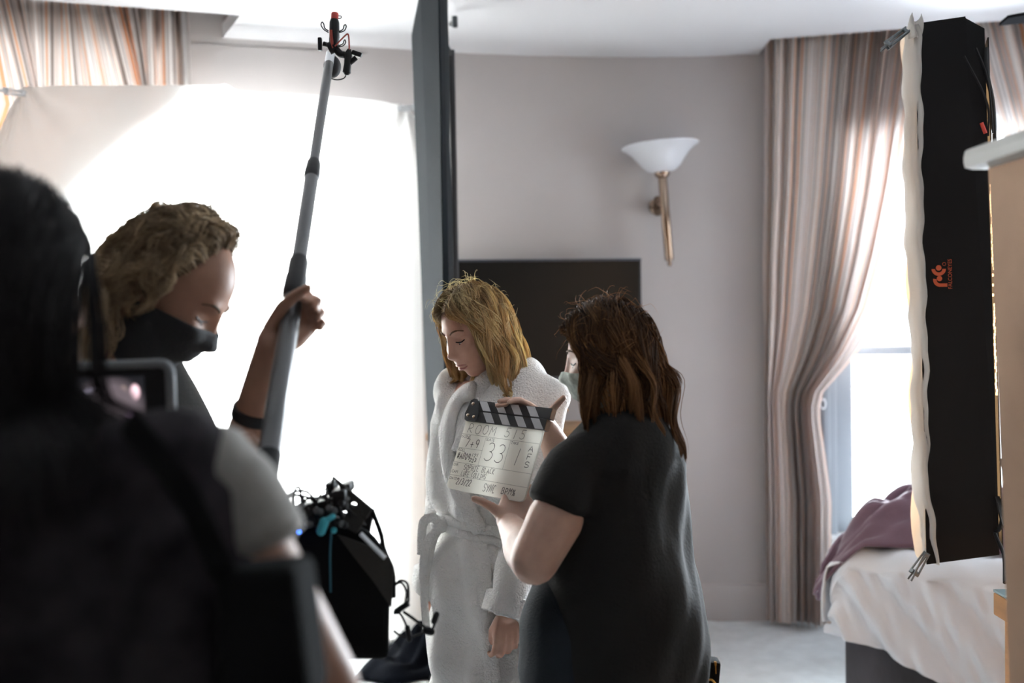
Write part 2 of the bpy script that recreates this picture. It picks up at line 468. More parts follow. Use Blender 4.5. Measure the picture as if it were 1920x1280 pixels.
# left-hand window: gathered heading above the white sheet
cL = LW1 + (LW0 - LW1).normalized() * 0.90 + Vector((0.02, -0.10, 0)); dL = (LW0 - LW1).normalized()
curtain('curtain', 'striped curtain with gathered heading showing above the hung white sheet', cL, cL + dL * 1.45, 2.82, 0.03,
        [(2.82, 0.0, 1.42), (2.3, 0.0, 1.45), (2.1, 0.25, 1.46), (1.6, 0.75, 1.5), (1.1, 1.15, 1.5), (0.0, 1.1, 1.5)], 21, 9, 0.060, lean=-0.22)

# ---------------------------------------------------------------- white sheet hung over the left window
M_sheet = mat('white_sheet_cotton', (0.86, 0.86, 0.85), 0.9, trans=0.6, bump=(7, 0.12))
S0 = W(-60, 200, 3.72); S1 = W(783, 200, 4.27)
def sheet_top(px):   # height of the clipped upper edge in the photograph
    return interp(px, [-60, -10, 20, 40, 100, 250, 420, 450, 600, 720, 762, 783], [330, 262, 205, 163, 161, 160, 160, 172, 180, 190, 197, 226])
def sheet(u, vv):
    px = lerp(-60, 783, u); Yd = lerp(3.72, 4.27, u)
    top = W(px, sheet_top(px), Yd); bot = W(px, 1197 + 6 * math.sin(u * 21), Yd)
    p = top.lerp(Vector((top.x, top.y, bot.z)), vv)
    am = 0.012 * math.sin(u * 23 + 0.6) * vv + 0.010 * math.sin(u * 51 + 1) * min(1, vv * 2)
    # radiating creases at the two clips
    for cx, k in ((0.122, 1), (0.975, -1)):
        dx = (u - cx) * 1.9; dz = vv * 2.2
        rr = math.hypot(dx, dz)
        am += 0.020 * math.exp(-rr * 5) * math.sin(math.atan2(dx * k, dz + 0.02) * 9)
    # diagonal tuck below the middle of the top edge
    q = (u - 0.575) * 1.9 - 0.55 * vv * 2.2
    am += 0.03 * math.exp(-(q / 0.022) ** 2) * math.exp(-(vv * 2.2 / 0.16) ** 2)
    return p + Vector((0.28, -0.96, 0)) * am
sh = grid_obj('white_sheet', sheet, 200, 90, M_sheet)
tag(sh, 'large white cotton sheet clipped up across the bright window', 'sheet')

# ---------------------------------------------------------------- grip clips
M_steel = mat('brushed_steel', (0.62, 0.64, 0.66), 0.32, 1.0, bump=(60, 0.03))
M_dsteel = mat('dark_steel', (0.13, 0.14, 0.145), 0.4, 0.8)
M_black = mat('black_plastic', (0.012, 0.012, 0.013), 0.5, spec=0.3)
M_bmat = mat('matt_black_metal', (0.02, 0.02, 0.022), 0.55, 0.3)
def grip_clip(pos, along, up, L, label, m=None, group='spring clips'):
    """spring clamp: two slotted jaws hinged on a pin with short handles"""
    m = m or M_steel
    x = Vector(along).normalized(); z = Vector(up); z = (z - x * z.dot(x)).normalized(); y = z.cross(x)
    R = Matrix((x, y, z)).transposed()
    root = empty('spring_clip', pos); tag(root, label, 'clip', group)
    Tm = lambda p: Vector(pos) + R @ Vector(p)
    for s in (1, -1):
        b = MB()
        Rt = R @ Matrix.Rotation(s * 0.10, 3, 'Y')
        c = Tm((0.05 * L, 0, s * 0.075 * L))
        for e in (-1, 1): b.box(c + Rt @ Vector((0.0, e * 0.085 * L, 0)), (0.86 * L, 0.05 * L, 0.05 * L), Rt, 0.008 * L)
        for e in (-0.40, 0.34): b.box(c + Rt @ Vector((e * L, 0, 0)), (0.10 * L, 0.2 * L, 0.055 * L), Rt, 0.008 * L)
        b.build('jaw', m, root)
        MB().tube([Tm((-0.40 * L, 0, s * 0.06 * L)), Tm((-0.62 * L, 0, s * 0.085 * L))], 0.03 * L, 8).build('handle', m, root)
    MB().tube([Tm((-0.30 * L, -0.15 * L, 0)), Tm((-0.30 * L, 0.15 * L, 0))], 0.07 * L, 12).build('hinge_pin', m, root)
    return root
def v_between(a, b): return (b - a).normalized()
grip_clip(W(26, 173, 3.74), W(60, 178, 3.76) - W(0, 170, 3.74), (0, -1, 0.3), 0.09, 'steel spring clip gripping the sheet corner below the striped heading')
grip_clip(W(764, 203, 4.22), W(740, 204, 4.21) - W(780, 200, 4.23), (0, -1, 0.3), 0.085, 'steel spring clip gripping the sheet corner beside the black drape')
# stand that carries the sheet corners (crossbar behind the cloth)
def light_stand(name, label, base, top_z, legr=0.42, pole_r=0.013, a0=0.5, m=None):
    m = m or M_bmat
    base = Vector(base); root = empty(name, base); tag(root, label, 'stand')
    MB().tube([base + Vector((0, 0, 0.09)), base + Vector((0, 0, top_z * 0.55))], pole_r * 1.25, 12).build('lower_pole', m, root)
    MB().tube([base + Vector((0, 0, top_z * 0.55)), base + Vector((0, 0, top_z))], pole_r, 12).build('upper_pole', m, root)
    for zz in (top_z * 0.55, 0.30):
        c = MB().lathe([(pole_r * 1.3, -0.03), (pole_r * 1.8, -0.025), (pole_r * 1.8, 0.025), (pole_r * 1.3, 0.03)], base + Vector((0, 0, zz))).build('collar', m, root)
        MB().tube([base + Vector((0, 0, zz)), base + Vector((0.04, -0.01, zz))], 0.007, 8).build('knob', m, root)
    for k in range(3):
        q = a0 + k * 2 * math.pi / 3; e = Vector((math.cos(q), math.sin(q), 0))
        MB().tube([base + Vector((0, 0, 0.30)) + e * 0.02, base + e * legr + Vector((0, 0, 0.012))], 0.009, 8).build('leg', m, root)
        MB().tube([base + Vector((0, 0, 0.10)), base + e * legr * 0.52 + Vector((0, 0, 0.155))], 0.005, 6).build('brace', m, root)
    return root
# ================================================================ FURNITURE AND FIXTURES
def pix(p):
    q = CR.transposed() @ (Vector(p) - EYE); return (960 + F * q.x / -q.z, 640 - F * q.y / -q.z)

# ---------------------------------------------------------------- black drape edge-on beside the sheet
M_drape = mat('navy_black_wool_drape', (0.008, 0.012, 0.016), 0.95, spec=0.1, sheen=0.05, bump=(300, 0.25), var=(6, 0.12))
_dt = [(792, 3.86), (779, 3.72), (797, 3.52), (832, 3.34), (839, 3.44), (847, 3.64), (843, 3.74)]
_db = [(802, 3.84), (795, 3.70), (811, 3.56), (827, 3.37), (837, 3.33), (842, 3.60), (851, 3.74)]
def drape(u, vv):
    k = u * 6; i = min(int(k), 5); w = k - i; w = w * w * (3 - 2 * w) * 0.5 + w * 0.5
    a = [lerp(_dt[i][q], _dt[i + 1][q], w) for q in (0, 1)]; b = [lerp(_db[i][q], _db[i + 1][q], w) for q in (0, 1)]
    c = min(1, vv / 0.62)
    px, Y = lerp(a[0], b[0], c), lerp(a[1], b[1], c)
    px += 1.6 * math.sin(vv * 31 + u * 5) * (1 if u > 0.7 else 0.3) * 0.6
    ztop = interp(u, [0, 0.17, 0.36, 1], [2.46, 2.50, 2.635, 2.635])
    z = lerp(ztop, 0.015, vv)
    t = W(px, 400, Y)
    return Vector((t.x, t.y, z))
dr = grid_obj('black_drape', drape, 90, 90, M_drape, thick=0.004)
tag(dr, 'tall navy-black cloth drape hanging edge-on between white sheet and television', 'drape')
st = light_stand('drape_stand', 'black stand hidden behind the tall navy-black drape', (W(852, 400, 3.93).x, 3.93, 0), 2.5, 0.13, a0=1.2)
kp = W(853, 41, 3.90)
MB().tube([(st.location.x, 3.93, kp.z), kp], 0.010, 10).build('spigot', M_dsteel, st)
MB().box(kp, (0.022, 0.02, 0.045), None, 0.006).build('wing_knob', M_dsteel, st)
MB().tube([(st.location.x, 3.93, 2.48), (-0.30, 3.66, 2.60), (-0.24, 3.36, 2.62)], 0.010, 10).build('cross_arm', M_bmat, st)
pk = W(788, 113, 3.70)
gc = grip_clip(pk, (0.3, 0, 1), (0, -1, 0), 0.055, 'small clear clip pinching the top of the navy-black drape', mat('clear_plastic', (0.6, 0.62, 0.62), 0.2))

# black cloth heap on the carpet under the sheet
M_heap = mat('black_cotton', (0.005, 0.006, 0.009), 0.95, spec=0.05, sheen=0.0, bump=(30, 0.3))
h0 = WZ(760, 1250, 0.0)
def heap(u, vv):
    x = (u - 0.5); y = (vv - 0.5)
    e = max(0, 1 - (x * 2) ** 2) * max(0, 1 - (y * 2) ** 2)
    z = 0.006 + 0.17 * e ** 0.8 * (0.62 + 0.38 * math.sin(7 * x + 9 * y + 1)) + 0.02 * e * math.sin(25 * x - 13 * y)
    return Vector((h0.x + 0.10 + x * 0.50 + 0.12 * y, h0.y + 0.02 + y * 0.42 + 0.03 * math.sin(x * 12), z))
hp = grid_obj('black_cloth', heap, 50, 40, M_heap, thick=0.004)
tag(hp, 'crumpled black cloth lying on the carpet below the sheet', 'cloth')

# ---------------------------------------------------------------- television
tl, tr = W(812, 490, 4.43), W(1197, 484.5, 4.59)
tz1 = (tl.z + tr.z) / 2; tz0 = W(1040, 709, 4.58).z
tc_ = (tl + tr) / 2; tw = (tr - tl).length; ta = math.atan2(tr.y - tl.y, tr.x - tl.x)
RT = Matrix.Rotation(ta, 3, 'Z'); ctr = Vector((tc_.x, tc_.y - 0.06, (tz0 + tz1) / 2)); th = tz1 - tz0
tv = empty('television', ctr - Vector((0, 0, th / 2))); tag(tv, 'black flat television mounted on the bowed wall behind the women', 'television')
M_scr = mat('tv_screen_glass', (0.006, 0.006, 0.006), 0.3, spec=0.2)
MB().box(ctr, (tw, 0.035, th), RT, 0.006).build('housing', M_black, tv)
MB().box(ctr + RT @ Vector((0, -0.0185, 0.004)), (tw - 0.024, 0.002, th - 0.032), RT).build('screen', M_scr, tv, smooth=False)
for zz, hh in ((th / 2 - 0.005, 0.010), (-th / 2 + 0.008, 0.014)):
    MB().box(ctr + RT @ Vector((0, -0.019, zz)), (tw, 0.006, hh), RT, 0.002).build('bezel', mat('bezel_gloss', (0.06, 0.07, 0.09), 0.3, 0.4), tv)
MB().box(ctr + RT @ Vector((0, 0.045, 0)), (0.30, 0.06, 0.25), RT, 0.004).build('wall_bracket', M_bmat, tv)

# ---------------------------------------------------------------- sideboard with bottle and glass below the television
M_oak = mat('oak_veneer', (0.33, 0.19, 0.10), 0.5, var=(3, 0.25), stretch=(1, 1, 9))
sbx, sby, sbz = 0.06, 4.27, 0.98
sb = empty('sideboard', (sbx, sby, 0)); tag(sb, 'oak sideboard standing under the wall television', 'sideboard')
MB().box((sbx, sby, 0.50), (0.80, 0.38, 0.90), None, 0.004).build('body', M_oak, sb)
MB().box((sbx, sby - 0.005, sbz - 0.015), (0.84, 0.41, 0.03), None, 0.005).build('top', M_oak, sb)
for e in (-1, 1):
    dd = MB().box((sbx + e * 0.198, sby - 0.195, 0.50), (0.385, 0.018, 0.86), None, 0.003).build('door', M_oak, sb)
    MB().tube([(sbx + e * 0.03, sby - 0.212, 0.56), (sbx + e * 0.03, sby - 0.212, 0.44)], 0.006, 8).build('handle', M_steel, dd)
MB().box((sbx, sby + 0.02, 0.025), (0.66, 0.34, 0.05), None, 0.003).build('plinth', M_bmat, sb)
bp_ = W(846, 705, 4.22); bx_, by_ = bp_.x, 4.22
bo = empty('water_bottle', (bx_, by_, sbz)); tag(bo, 'clear bottle with a red label on the sideboard beside the drape', 'bottle')
M_clear = mat('clear_pet', (0.62, 0.64, 0.66), 0.12, spec=0.6)
MB().lathe([(0.026, 0.0), (0.030, 0.006), (0.030, 0.13), (0.026, 0.16), (0.012, 0.20), (0.011, 0.215)], (bx_, by_, sbz + 0.001)).build('bottle_body', M_clear, bo)
MB().lathe([(0.0305, 0.03), (0.0308, 0.032), (0.0308, 0.085), (0.0305, 0.087)], (bx_, by_, sbz)).build('label_band', mat('red_label', (0.55, 0.05, 0.05), 0.5), bo)
MB().lathe([(0.014, 0.212), (0.014, 0.235), (0.012, 0.238)], (bx_, by_, sbz)).build('cap', M_trimw, bo)
gx = bx_ + 0.085
gl = empty('drinking_glass', (gx, by_ + 0.02, sbz)); tag(gl, 'upturned drinking glass next to the bottle on the sideboard', 'glass')
MB().lathe([(0.034, 0), (0.036, 0.004), (0.030, 0.11), (0.029, 0.112)], (gx, by_ + 0.02, sbz + 0.001)).build('tumbler', M_clear, gl)
MB().lathe([(0.0345, 0.0), (0.0385, 0.002), (0.0385, 0.006), (0.0365, 0.008)], (gx, by_ + 0.02, sbz + 0.001)).build('rim', M_clear, gl)

# ---------------------------------------------------------------- wall sconce
sy = 4.53
top = W(1242, 332, sy); bot = W(1255, 488, sy); ax = (top - bot).normalized(); ax.y = 0; ax.normalize()
sc = empty('wall_sconce', bot); tag(sc, 'wall sconce with white glass bowl shade and chrome stem on the bowed wall', 'sconce')
M_chrome = mat('warm_chrome', (0.34, 0.25, 0.19), 0.2, 1.0)
L = (top - bot).length
MB().lathe([(0.018, 0.0), (0.0205, 0.004), (0.0205, L - 0.004), (0.018, L)], bot, ax).build('stem', M_chrome, sc)
MB().lathe([(0.004, -0.012), (0.009, -0.010), (0.012, 0.0)], bot, ax).ball(bot - ax * 0.017, 0.0105).build('finial', M_chrome, sc)
MB().lathe([(0.020, -0.002), (0.030, 0.004), (0.036, 0.018), (0.036, 0.026), (0.030, 0.030)], top - ax * 0.002, ax).build('cup', M_chrome, sc)
M_opal = mat('opal_glass', (0.82, 0.84, 0.88), 0.25, trans=0.25)
pr = [(0.030, 0.022), (0.062, 0.030), (0.088, 0.052), (0.108, 0.080), (0.130, 0.108), (0.156, 0.130), (0.176, 0.142),
      (0.176, 0.146), (0.155, 0.135), (0.128, 0.113), (0.105, 0.085), (0.085, 0.057), (0.060, 0.036), (0.028, 0.028)]
MB().lathe(pr, top - ax * 0.002, ax, 40).build('shade', M_opal, sc)
mt = W(1232, 385, 4.60)
arm = bot + ax * ((mt - bot).dot(ax))
MB().lathe([(0.036, 0.0), (0.036, 0.012), (0.026, 0.020), (0.016, 0.022), (0.016, 0.05)], (arm.x - 0.022, 4.665, mt.z), (0.2, -1, 0)).build('wall_rose', M_chrome, sc)
MB().tube([(arm.x - 0.018, 4.64, mt.z), arm], 0.013, 12).build('bracket_arm', M_chrome, sc)
for e in (-0.026, 0.026):
    MB().lathe([(0.018, 0), (0.020, 0.003), (0.020, 0.012), (0.018, 0.015)], (arm.x - 0.02, 4.63, mt.z + e), (0.2, -1, 0), 14).build('collar', M_chrome, sc)

# ---------------------------------------------------------------- bed
A = W(1583, 1182, 3.50); zb = A.z
dB = Vector((0.83, -0.56, 0)).normalized(); nB = Vector((0.56, 0.83, 0)).normalized()
RB = Matrix.Rotation(math.atan2(dB.y, dB.x), 3, 'Z')
BL_, BW_ = 1.35, 0.88
A0 = Vector((A.x, A.y, 0)); bc = A0 + dB * BL_ / 2 + nB * BW_ / 2
bed = empty('bed', bc); tag(bed, 'single bed with rumpled white sheet on a charcoal fabric base', 'bed')
M_base = mat('charcoal_crushed_velvet', (0.045, 0.042, 0.050), 0.8, var=(9, 0.45), sheen=0.5, bump=(60, 0.25), stretch=(1, 1, 0.35))
MB().box(bc + Vector((0, 0, zb / 2 + 0.02)), (BL_, BW_, zb - 0.02), RB, 0.012).build('base', M_base, bed)
zt = W(1620, 1008, 3.62).z
MB().box(bc + Vector((0, 0, (zb + zt) / 2 + 0.0)), (BL_ - 0.02, BW_ - 0.02, zt - zb - 0.04), RB, 0.05).build('mattress', M_trimw, bed)
M_lin = mat('white_bed_linen', (0.85, 0.86, 0.89), 0.85, bump=(9, 0.25), trans=0.10)
def linen(u, vv):
    # u along the visible long side, vv from the hem over the edge and across the top
    s = lerp(-0.055, BL_ + 0.02, u)
    hem = interp(s, [-0.06, 0.02, 0.10, 0.22, 0.34, 0.46, 0.7, 1.4], [zb + 0.035, zb - 0.012, zb - 0.03, zb - 0.075, zb - 0.115, zb - 0.15, zb - 0.19, zb - 0.2])
    rr = 0.075
    if vv < 0.45:
        w = vv / 0.45; z = lerp(hem, zt - rr, w); o = -0.025 - 0.02 * (1 - w) ** 2
        fold = 0.024 * math.sin(30 * s + 8 * w + 1.2 * math.sin(s * 11)) * (1 - 0.45 * w) + 0.010 * math.sin(67 * s + 14 * w + 2 * math.sin(9 * s)) + 0.004 * math.sin(130 * s + 9 * w)
        p = Vector((s + 0.10 * (1 - w) * min(1, max(0, s)), o - fold, z))
    elif vv < 0.62:
        q = (vv - 0.45) / 0.17 * math.pi / 2
        p = Vector((s, -0.025 + rr - rr * math.cos(q), zt - rr + rr * math.sin(q)))
        p.z += 0.006 * math.sin(40 * s)
    else:
        w = (vv - 0.62) / 0.38
        p = Vector((s, lerp(rr - 0.025, BW_ + 0.02, w), zt + 0.010 * math.sin(23 * s + 9 * w) * math.sin(12 * w + 5 * s) + 0.008 * math.sin(31 * w - 17 * s)))
    if u < 0.06:
        k = (0.06 - u) / 0.06; p.z -= 0.10 * k * k * max(0, min(1, (p.z - zb) / 0.2)); p.x += 0.015 * k
    return A0 + dB * p.x + nB * p.y + Vector((0, 0, p.z))
grid_obj('bed_sheet', linen, 150, 90, M_lin, bed, thick=0.006)
def linen_end(u, vv):   # the sheet falling over the end of the bed that faces the curtain
    y = lerp(-0.03, BW_ + 0.02, u); z = lerp(zt - 0.05, zb + 0.03 - 0.02 * math.sin(u * 9), vv)
    o = 0.045 + 0.02 * vv + 0.012 * math.sin(19 * u + 3 * vv)
    if vv < 0.15: o -= 0.05 * (1 - vv / 0.15) ** 2
    return A0 - dB * o + nB * y + Vector((0, 0, z))
grid_obj('bed_sheet', linen_end, 40, 30, M_lin, bed, thick=0.006)
MB().tube([A0 + Vector((-0.06, 0.02, zb + 0.005)), A0 + Vector((-0.01, -0.02, zb + 0.002)), A0 + Vector((0.02, -0.035, zb - 0.004))], 0.018, 10).build('rolled_hem', M_lin, bed)

# mauve throw heaped over the corner of the bed
M_throw = mat('mauve_cotton_throw', (0.155, 0.085, 0.115), 0.75, sheen=0.35, bump=(14, 0.35), var=(5, 0.12))
def throw(u, vv):
    # u: from the hanging corner (0) along the bed, vv: across the heap
    s = lerp(-0.085, 1.2, u)
    w = interp(u, [0, 0.08, 0.2, 0.4, 0.6, 1], [0.16, 0.26, 0.34, 0.40, 0.38, 0.30])
    y = lerp(-0.035, w, vv) + interp(u, [0, 0.1, 0.3, 1], [0.03, 0.0, 0.10, 0.22])
    hh = interp(u, [0, 0.06, 0.14, 0.26, 0.38, 0.5, 1], [-0.02, 0.06, 0.12, 0.19, 0.17, 0.12, 0.06])
    c = math.sin(math.pi * min(1, max(0, vv))) ** 0.7
    z = zt + 0.012 + hh * c
    z += 0.034 * c * math.sin(vv * 13 + u * 15 + 2 * math.sin(u * 9)) + 0.018 * c * math.sin(vv * 31 - u * 37 + 2 * math.sin(vv * 8)) + 0.009 * c * math.sin(vv * 63 + u * 51 + 2 * math.sin(u * 23))
    if s < 0.08:
        k = (0.08 - s) / 0.165; z -= 0.20 * k ** 1.2 * (1 - 0.35 * vv); y += 0.02 * math.sin(vv * 20) * k
        s = max(s, -0.075) - 0.03 * k
    return A0 + dB * s + nB * y + Vector((0, 0, z))
tw_ = grid_obj('mauve_throw', throw, 110, 60, M_throw, thick=0.012)
tag(tw_, 'crumpled mauve cotton throw heaped on the corner of the bed', 'throw')

# ---------------------------------------------------------------- upright softbox lamp with warm LED panel
M_soft = mat('black_softbox_nylon', (0.009, 0.0085, 0.009), 0.75, spec=0.2, bump=(12, 0.15), var=(3, 0.2))
M_diff = mat('white_diffusion_silk', (0.78, 0.76, 0.73), 0.8, trans=0.5, bump=(20, 0.3))
M_led = mat('warm_led_panel', (0.9, 0.8, 0.65), 0.5, emit=((1.0, 0.62, 0.30), 2.5))
sl1, sl0 = W(1716, 47, 2.64), W(1738, 1058, 2.64)
sr1, sr0 = W(1846, 46, 2.62), W(1874, 1040, 2.62)
bk = Vector((0.165, 0.40, 0))
sf = empty('softbox_lamp', Vector((sl0.x + 0.1, 2.7, sl0.z))); tag(sf, 'tall black nylon softbox light hanging upright over the bed', 'softbox')
mb = MB()
tch = sr1 + Vector((-0.05, 0, 0.018)); tch2 = sr1 + Vector((0.012, 0.10, -0.055))
mb.ngon([sl0, sr0, sr1 + Vector((0.0, 0, -0.01)), tch, sl1], Vector((0, 0.004, 0)))             # side towards the room
mb.ngon([sl0 + bk, sr0 + bk, sr1 + bk, sl1 + bk], Vector((0, 0.004, 0)))
mb.ngon([sl1, tch, sr1 + bk, sl1 + bk], Vector((0, 0, 0.004)))
mb.ngon([sl0, sr0, sr0 + bk, sl0 + bk], Vector((0, 0, 0.004)))
mb.build('shell', M_soft, sf, smooth=False)
off = Vector((0.013, 0.012, 0))
mb = MB(); mb.ngon([sr0 + off, sr0 + bk, sr1 + bk + Vector((0, 0, -0.03)), sr1 + off + Vector((0, 0, -0.03))], Vector((0.004, 0, 0))); mb.build('rear_panel', M_soft, sf, smooth=False)
mb = MB(); inn = Vector((-0.02, 0.03, 0))
mb.ngon([sr0 + inn + Vector((0, 0, 0.03)), sr0 + bk + inn - Vector((0, 0.06, -0.03)), sr1 + bk + inn - Vector((0, 0.06, 0.06)), sr1 + inn - Vector((0, 0, 0.06))], Vector((-0.004, 0, 0)))
mb.build('led_panel', M_led, sf, smooth=False)
# small glowing chips standing in for LED light leaking through the frayed seam
mb = MB()
for i in range(64):
    a = 0.30 + i / 64 * 0.40
    if 0.46 < a < 0.52 and i % 3: continue
    p = sr1.lerp(sr0, a) + Vector((0.0075 + random.uniform(-0.0015, 0.0015), 0.006, 0))
    mb.box(p, (random.uniform(0.0015, 0.005), 0.003, 0.0075), None)
mb.build('seam_glow', M_led, sf, smooth=False)
dl1, dl0 = sl1 + bk * 0.92, sl0 + bk * 0.92
def diff(u, vv):
    q = sl1.lerp(sl0, vv); r_ = dl1.lerp(dl0, vv)
    p = q.lerp(r_, u) + Vector((-0.004 - 0.030 * math.sin(math.pi * u) - 0.010 * math.sin(vv * 27 + u * 3) * math.sin(math.pi * u), 0, 0))
    return p
grid_obj('diffuser', diff, 14, 60, M_diff, sf)
def flap(u, vv):   # loose edge of the diffusion cloth folded round the front seam
    q = sl1.lerp(sl0, vv)
    w = interp(vv, [-0.05, 0.0, 0.06, 0.3, 0.6, 0.85, 0.95, 1.0], [0.022, 0.030, 0.038, 0.038, 0.032, 0.034, 0.028, 0.010])
    e = 0.003 * math.sin(vv * 43) + 0.002 * math.sin(vv * 91)
    x = 0.010 + e - w * u + interp(vv, [0, 0.85, 1], [0, 0, 0.022]) ; y = -0.006 - 0.010 * math.sin(math.pi * u * 2 + vv * 13) * 0.5 + 0.03 * u * u
    return q + Vector((x, y, 0.0))
grid_obj('diffuser_flap', flap, 10, 80, M_diff, sf, thick=0.0015)
def tuft(u, vv):
    q = sl1 + Vector((-0.020 + 0.034 * u, -0.008 + 0.012 * math.sin(u * 9 + vv * 4), lerp(-0.035, 0.018 + 0.010 * math.sin(u * 8), vv)))
    return q
grid_obj('diffuser_tuft', tuft, 12, 8, M_diff, sf, thick=0.0015)
# orange printed emblem and rotated lettering on the shell
M_or = mat('orange_print', (0.52, 0.09, 0.03), 0.7)
ex = (sr0 - sl0); ex.z = 0; ex.normalize(); ez = (sl1 - sl0).normalized(); en = Vector((0, -1, 0))
O_ = W(1763, 517, 2.632); k = 2.63 / F
def E(x, y): return O_ + ex * (x * k) - ez * (y * k) + en * 0.0015
mb = MB()
def arc(cx, cy, r0, r1, a0, a1, n=14):
    v = [E(cx + r * math.cos(a), cy + r * math.sin(a)) for a in np.linspace(a0, a1, n) for r in (r0, r1)]
    mb.add(v, [(2 * i, 2 * i + 1, 2 * i + 3, 2 * i + 2) for i in range(n - 1)])
def disc(cx, cy, r, n=16): mb.add([E(cx + r * math.cos(q), cy + r * math.sin(q)) for q in np.linspace(0, 2 * math.pi, n, endpoint=False)], [tuple(range(n))])
disc(-3, -15, 5.2); arc(-3, -13, 6.5, 13, 0.0, math.pi)
disc(-2, 5, 5.0); arc(-1, 8, 6.0, 12.5, math.pi * 0.55, math.pi * 1.08)
v = [E(-3, 14.2), E(12, 14.2), E(12, 20.5), E(-3, 20.5)]; mb.add(v, [(0, 1, 2, 3)])
arc(7, -22, 2.6, 3.4, 0, 2 * math.pi, 16)
mb.build('emblem', M_or, sf, smooth=False)
tm = text_mesh('FALCONEYES', 10.2)
for q in tm.vertices: q.co = E(20.5 - q.co.y, 25 - q.co.x * 0.92)
tm.update(); link('lettering', tm, M_or, sf)
# frame rods, cables and hanging strap at its back corner
for (a, b, c) in (((1808, 105, 2.60), (1850, 190, 2.60), (1853, 255, 2.60)), ((1830, 90, 2.60), (1852, 150, 2.60), (1862, 250, 2.60))):
    MB().tube(curve_pts([W(*a), W(*b), W(*c)], 10), 0.0028, 8).build('frame_rod', M_black, sf)
MB().tube([W(1840, 230, 2.595), W(1848, 250, 2.595)], 0.005, 8).build('red_tag', mat('red_plastic', (0.6, 0.06, 0.04), 0.5), sf)
MB().tube(curve_pts([W(1849, 90, 2.62), W(1851, 140, 2.61), W(1862, 200, 2.62), W(1866, 300, 2.64)], 16), 0.006, 8).build('power_lead', M_black, sf)
MB().tube(curve_pts([W(1876, 860, 2.62), W(1886, 900, 2.6), W(1876, 985, 2.6), W(1866, 1000, 2.62), W(1882, 1040, 2.55), W(1884, 1092, 2.45)], 30), 0.0048, 8).build('power_lead', M_black, sf)
mb = MB()
for q in range(5): mb.tube(curve_pts([W(1868 + q, 930, 2.6), W(1880 + 3 * q, 985 + 4 * q, 2.58), W(1892, 975 + 9 * q, 2.56)], 8), 0.003, 6)
mb.build('velcro_strap', M_black, sf)
ls = light_stand('light_stand', 'black light stand rising beside the bed behind the softbox', (1.40, 2.66, 0), 1.62, 0.20, a0=2.2)
MB().tube([Vector((1.40, 2.66, 1.50)), sr1.lerp(sr0, 0.5) + bk * 0.3 + Vector((0.01, 0, 0))], 0.010, 10).build('spigot_arm', M_bmat, ls)
grip_clip(W(1680, 72, 2.60), W(1706, 52, 2.60) - W(1655, 92, 2.60), (0.5, -0.8, 0.8), 0.080, 'dark spring clip at the top corner of the softbox diffuser', M_dsteel)
grip_clip(W(1724, 1058, 2.60), W(1742, 1030, 2.60) - W(1710, 1080, 2.60), (0.5, -0.8, 0.3), 0.078, 'dark spring clip at the bottom corner of the softbox diffuser', M_dsteel)

# ---------------------------------------------------------------- desk and wardrobe on the right
M_wood = mat('honey_oak', (0.42, 0.20, 0.075), 0.5, var=(4, 0.25), stretch=(1, 1, 8))
dx, dz = W(1862, 1100, 2.42).x, W(1862, 1104, 2.42).z
dk = empty('desk', (dx + 0.3, 2.06, 0)); tag(dk, 'honey oak desk with a glass top behind the wardrobe', 'desk')
MB().box((dx + 0.3, 2.06, dz - 0.035), (0.60, 0.72, 0.055), None, 0.004).build('top', M_wood, dk)
MB().box((dx + 0.30, 2.06, (dz - 0.063) / 2), (0.565, 0.68, dz - 0.063), None, 0.004).build('body', M_wood, dk)
MB().box((dx + 0.3, 2.06, dz - 0.003), (0.60, 0.72, 0.006), None, 0.001).build('glass_top', mat('desk_glass', (0.30, 0.40, 0.42), 0.08, spec=0.8), dk)
wx = W(1855, 640, 1.66).x; wzt = W(1850, 312, 1.64).z
wd = empty('wardrobe', (wx + 0.3, 1.36, 0)); tag(wd, 'tall tan wardrobe with a pale grey overhanging top beside the softbox', 'wardrobe')
M_tan = mat('tan_linen_panel', (0.50, 0.32, 0.21), 0.75, var=(5, 0.12), bump=(500, 0.15))
MB().ngon([(wx + 0.062, 1.06, 0), (wx + 0.60, 1.06, 0), (wx + 0.60, 1.06, wzt), (wx, 1.06, wzt)], (0, 0.60, 0)).build('body', M_tan, wd, smooth=False)
MB().box((wx + 0.30, 1.36, wzt + 0.018), (0.665, 0.66, 0.036), None, 0.014).build('top', mat('pale_grey_laminate', (0.50, 0.50, 0.48), 0.5), wd)
for e in (-1, 1):
    dd = MB().box((wx + 0.335 + e * 0.132, 1.052, wzt / 2), (0.258, 0.018, wzt - 0.06), None, 0.003).build('door', M_tan, wd)
    MB().tube([(wx + 0.30 + e * 0.02, 1.03, 1.1), (wx + 0.30 + e * 0.02, 1.03, 0.95)], 0.006, 8).build('handle', M_steel, dd)

# ceiling fixture just entering the frame
fx = W(1890, 34, 3.3)
cf = empty('ceiling_fixture', (fx.x + 0.16, 3.3, CEIL)); tag(cf, 'dark flat blade of a ceiling fixture high above the wardrobe', 'fixture')
MB().ngon([(fx.x, 3.3, fx.z), (fx.x + 0.30, 3.22, fx.z + 0.028), (fx.x + 0.30, 3.42, fx.z + 0.028), (fx.x + 0.02, 3.40, fx.z + 0.004)], (0, 0, 0.010)).build('blade', mat('dark_matt_plastic', (0.012, 0.012, 0.013), 1.0, spec=0.0), cf, smooth=False)
MB().tube([(fx.x + 0.15, 3.3, fx.z), (fx.x + 0.15, 3.3, CEIL)], 0.010, 10).build('rod', M_dsteel, cf)

